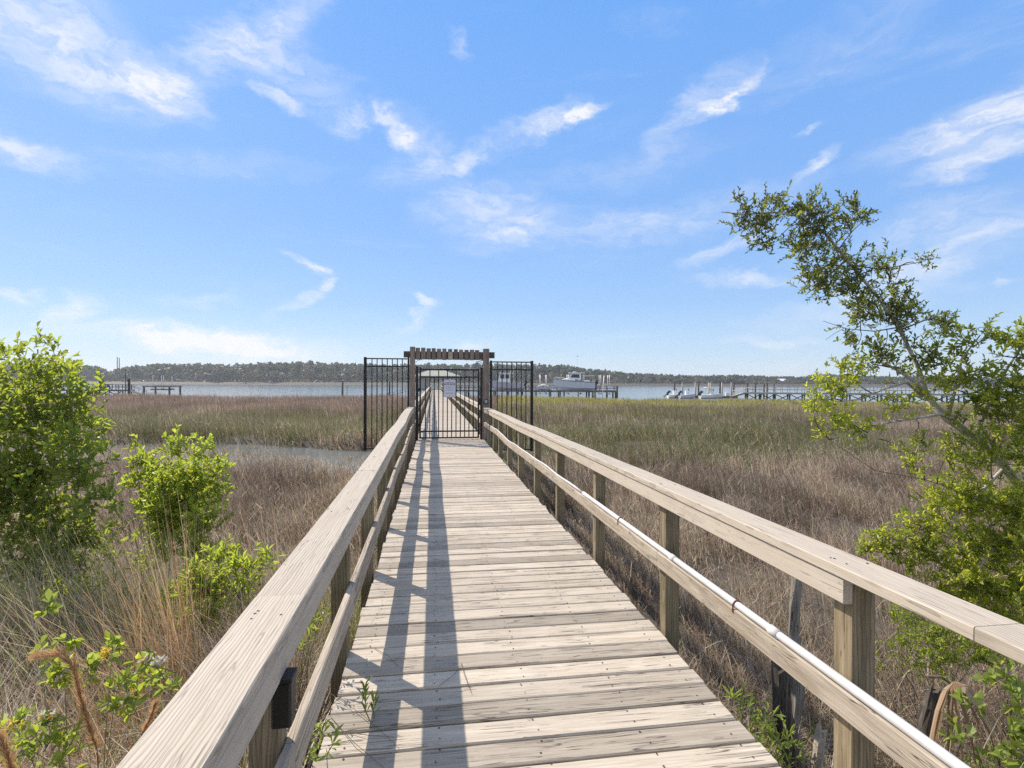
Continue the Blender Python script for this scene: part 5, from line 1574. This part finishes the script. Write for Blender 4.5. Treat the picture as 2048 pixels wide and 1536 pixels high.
def flower(px, py, f, n, mats):
    c = W(px, py, f) - hb
    m = {k: MB() for k in mats}
    root = None
    for k in range(n):
        key = mats[k % len(mats)]
        d = Vector(rng.normal(0, 1, 3)); d.z = abs(d.z) * .6 + .2; d.normalize()
        e = c + d * .022
        m[key].tube([c, c + d * .012, e], [.0012, .0016, .0028], 5)
        D = np.array([tuple((d + Vector(rng.normal(0, .75, 3))).normalized()) for _ in range(4)])
        leaves(m[key], np.repeat(np.array([tuple(e)]), 4, 0), D, rng.normal(0, 1, (4, 3)), np.full(4, .020), np.full(4, .0075), rng.random(4))
    for key in mats: m[key].build('flower', M[key], hs_.o)
flower(222, 1312, 2.0, 9, ['petal_y']); flower(228, 1298, 2.0, 6, ['petal_y']); flower(298, 1325, 1.98, 9, ['petal_w', 'petal_y']); flower(318, 1332, 1.98, 5, ['petal_w'])
flower(256, 1368, 1.95, 9, ['petal_w']); flower(262, 1400, 1.95, 5, ['petal_y', 'petal_w']); flower(94, 1441, 1.9, 8, ['petal_w', 'petal_y']); flower(28, 1458, 1.9, 5, ['petal_y'])
flower(88, 1318, 1.95, 4, ['petal_w'])

# fallen thatch right of the boardwalk
th = MB()
def litter(n, r0, r1, f0, f1, hh, zmax):
    r, f = zone(r0, r1, f0, f1)(n); x, y = RF(r, f); ok = x > 1.56; x, y = x[ok], y[ok]; n = len(x)
    h = hh[0] + (hh[1] - hh[0]) * rng.random(n)
    c = np.array(STRAW + [(.20, .14, .10), (.16, .12, .09)])[rng.integers(len(STRAW) + 2, size=n)] * (.7 + .4 * rng.random((n, 1)))
    blade_mesh(th, x, y, ground_z(x, y) + zmax * rng.random(n), h, .005 * (.6 + .8 * rng.random(n)), h * (.86 + .11 * rng.random(n)), 6.28 * rng.random(n), c, 3, 1.2, .5)
litter(9000, 1.0, 4.4, 1.5, 4.2, (.15, .55), .12)
straw(th, 1500, zone(1.1, 4.6, 1.8, 4.6), (.4, .95), .0045, (.2, .9), AZL + 1.5, 1.6, STRAW)
straw(th, 500, zone(1.0, 3.4, 1.8, 4.2), (.3, .7), .005, (.2, .6), AZL + 1.5, 1.6, [(.16, .20, .06), (.24, .26, .09)])
tag(th.build('fallen_thatch', M['grass']), kind='stuff')

# dead posts
def deadpost(name, label, top, bot, r0, r1, mat, cat):
    a = W(*top); b = gpt(bot[0], bot[1], -.15)
    o = thing(name, label, cat, b)
    m = MB(); d = a - b
    n = 9; sides = 11
    pts = [d * (i / (n - 1)) + Vector((.012 * math.sin(i * 1.7), .012 * math.cos(i * 2.1), 0)) for i in range(n)]
    m.tube(pts, [r1 + (r0 - r1) * i / (n - 1) + random.uniform(-.006, .006) for i in range(n)], sides, .5)
    v = m.v[0]; v += rng.normal(0, .004, v.shape).astype(np.float32)
    top_ring = v[-sides:]; top_ring[:, 2] += rng.uniform(-.05, .05, sides)
    m.build('shaft', M[mat], o, False)
deadpost('weathered_post', 'grey split old post standing in the dry marsh behind the white conduit', (1592, 1150, 3.35), (1600, 3.35), .032, .046, 'greypost', 'post')
deadpost('rotten_stump', 'black rotten leaning stump in shade below the lower rail', (1560, 1330, 2.95), (1618, 2.95), .045, .07, 'charred', 'stump')
deadpost('broken_stake', 'short pale broken stake among the green weeds', (1640, 1450, 2.45), (1632, 2.45), .020, .030, 'lower', 'stake')
deadpost('rotten_stump', 'short charred stump beneath the dried palm frond', (1868, 1375, 3.1), (1845, 3.1), .035, .05, 'charred', 'stump')
# dried palm frond
fb = gpt(1900, 3.1, .02)
fo = thing('dried_palm_frond', 'dried brown palm frond drooping over the fallen thatch', 'palm frond', fb)
m = MB(); st0, st1 = W(1800, 1345, 3.15), W(1905, 1368, 3.1)
q0, q1, q2, q3 = gpt(1770, 3.25, 0) - fb, W(1772, 1400, 3.22) - fb, W(1800, 1335, 3.18) - fb, st1 - fb
m.tube([st1 - fb + Vector((-.10, .05, .02)), st1 - fb + Vector((-.04, .02, .03)), st1 - fb], [.008, .008, .007], 6) if True else m.tube([q0 * (1 - t) ** 3 + q1 * 3 * t * (1 - t) ** 2 + q2 * 3 * t * t * (1 - t) + q3 * t ** 3 for t in [i / 10 for i in range(11)]], [.011 - .0005 * i for i in range(11)], 6); m.build('stalk', M['twig'], fo)
m = MB()
for k in range(34):
    a = rng.uniform(-2.6, .5); L_ = rng.uniform(.28, .50)
    d = Vector((math.cos(a) * .8, math.sin(a) * .5, .12)); s0 = st1 - fb
    s_ = Vector((-d.y, d.x, .4)).normalized() * rng.uniform(.007, .014)
    P = [s0 + d * L_ * t + Vector((0, 0, -L_ * 1.05 * t ** 2)) for t in (0, .25, .5, .75, 1)]
    V = []
    for i, p in enumerate(P):
        w_ = (1, 1.1, .9, .6, .1)[i]; p.z = max(p.z, -.05 + .1 * rng.random())
        V += [p - s_ * w_, p + Vector((0, 0, .006)), p + s_ * w_]
    c = np.array([(.42, .29, .17), (.52, .38, .25), (.34, .22, .13), (.58, .45, .32)])[rng.integers(4)]
    m.add([tuple(v) for v in V], [q for i in range(4) for q in ((3 * i, 3 * i + 1, 3 * i + 4, 3 * i + 3), (3 * i + 1, 3 * i + 2, 3 * i + 5, 3 * i + 4))], .5, c)
m.build('frond_blade', M['grass'], fo)
# wisps of dead grass lying on and over the deck
ls = MB()
for (a, b, f) in (((880, 1375), (925, 1330), 2.6), ((925, 1330), (945, 1390), 2.55), ((660, 1390), (800, 1500), 2.2), ((700, 1470), (790, 1478), 2.2), ((690, 1290), (760, 1283), 3.1), ((865, 1120), (885, 1138), 4.5), ((750, 1300), (797, 1335), 3.0), ((664, 1440), (770, 1540), 2.2)):
    P0, P1 = [Vector((q.x, q.y, .006)) for q in (W(a[0], a[1], EYE * F0 / (a[1] - 765)), W(b[0], b[1], EYE * F0 / (b[1] - 765)))]
    mid = (P0 + P1) / 2 + Vector((rng.normal(0, .03), rng.normal(0, .03), .012))
    ls.tube([P0, mid, P1], [.0014, .0016, .0008], 4, colr=(.20, .15, .10))
tag(ls.build('loose_straw', M['grass']), kind='stuff')
# long dry blade hanging over the conduit

# ------------------------------------------------------------------ haze over the marsh and river
def haze(density):
    m, t = newmat('haze_air')
    v = t.n('ShaderNodeVolumePrincipled')
    v.inputs['Color'].default_value = (.86, .91, 1.0, 1); v.inputs['Density'].default_value = density; v.inputs['Anisotropy'].default_value = .2
    out = t.n('ShaderNodeOutputMaterial'); t.link(v.outputs[0], out.inputs['Volume'])
    mb = MB(); mb.box((-2700, -2700, -5.2), (2700, 4300, 32)); tag(mb.build('haze', m), kind='stuff')
haze(.00026)
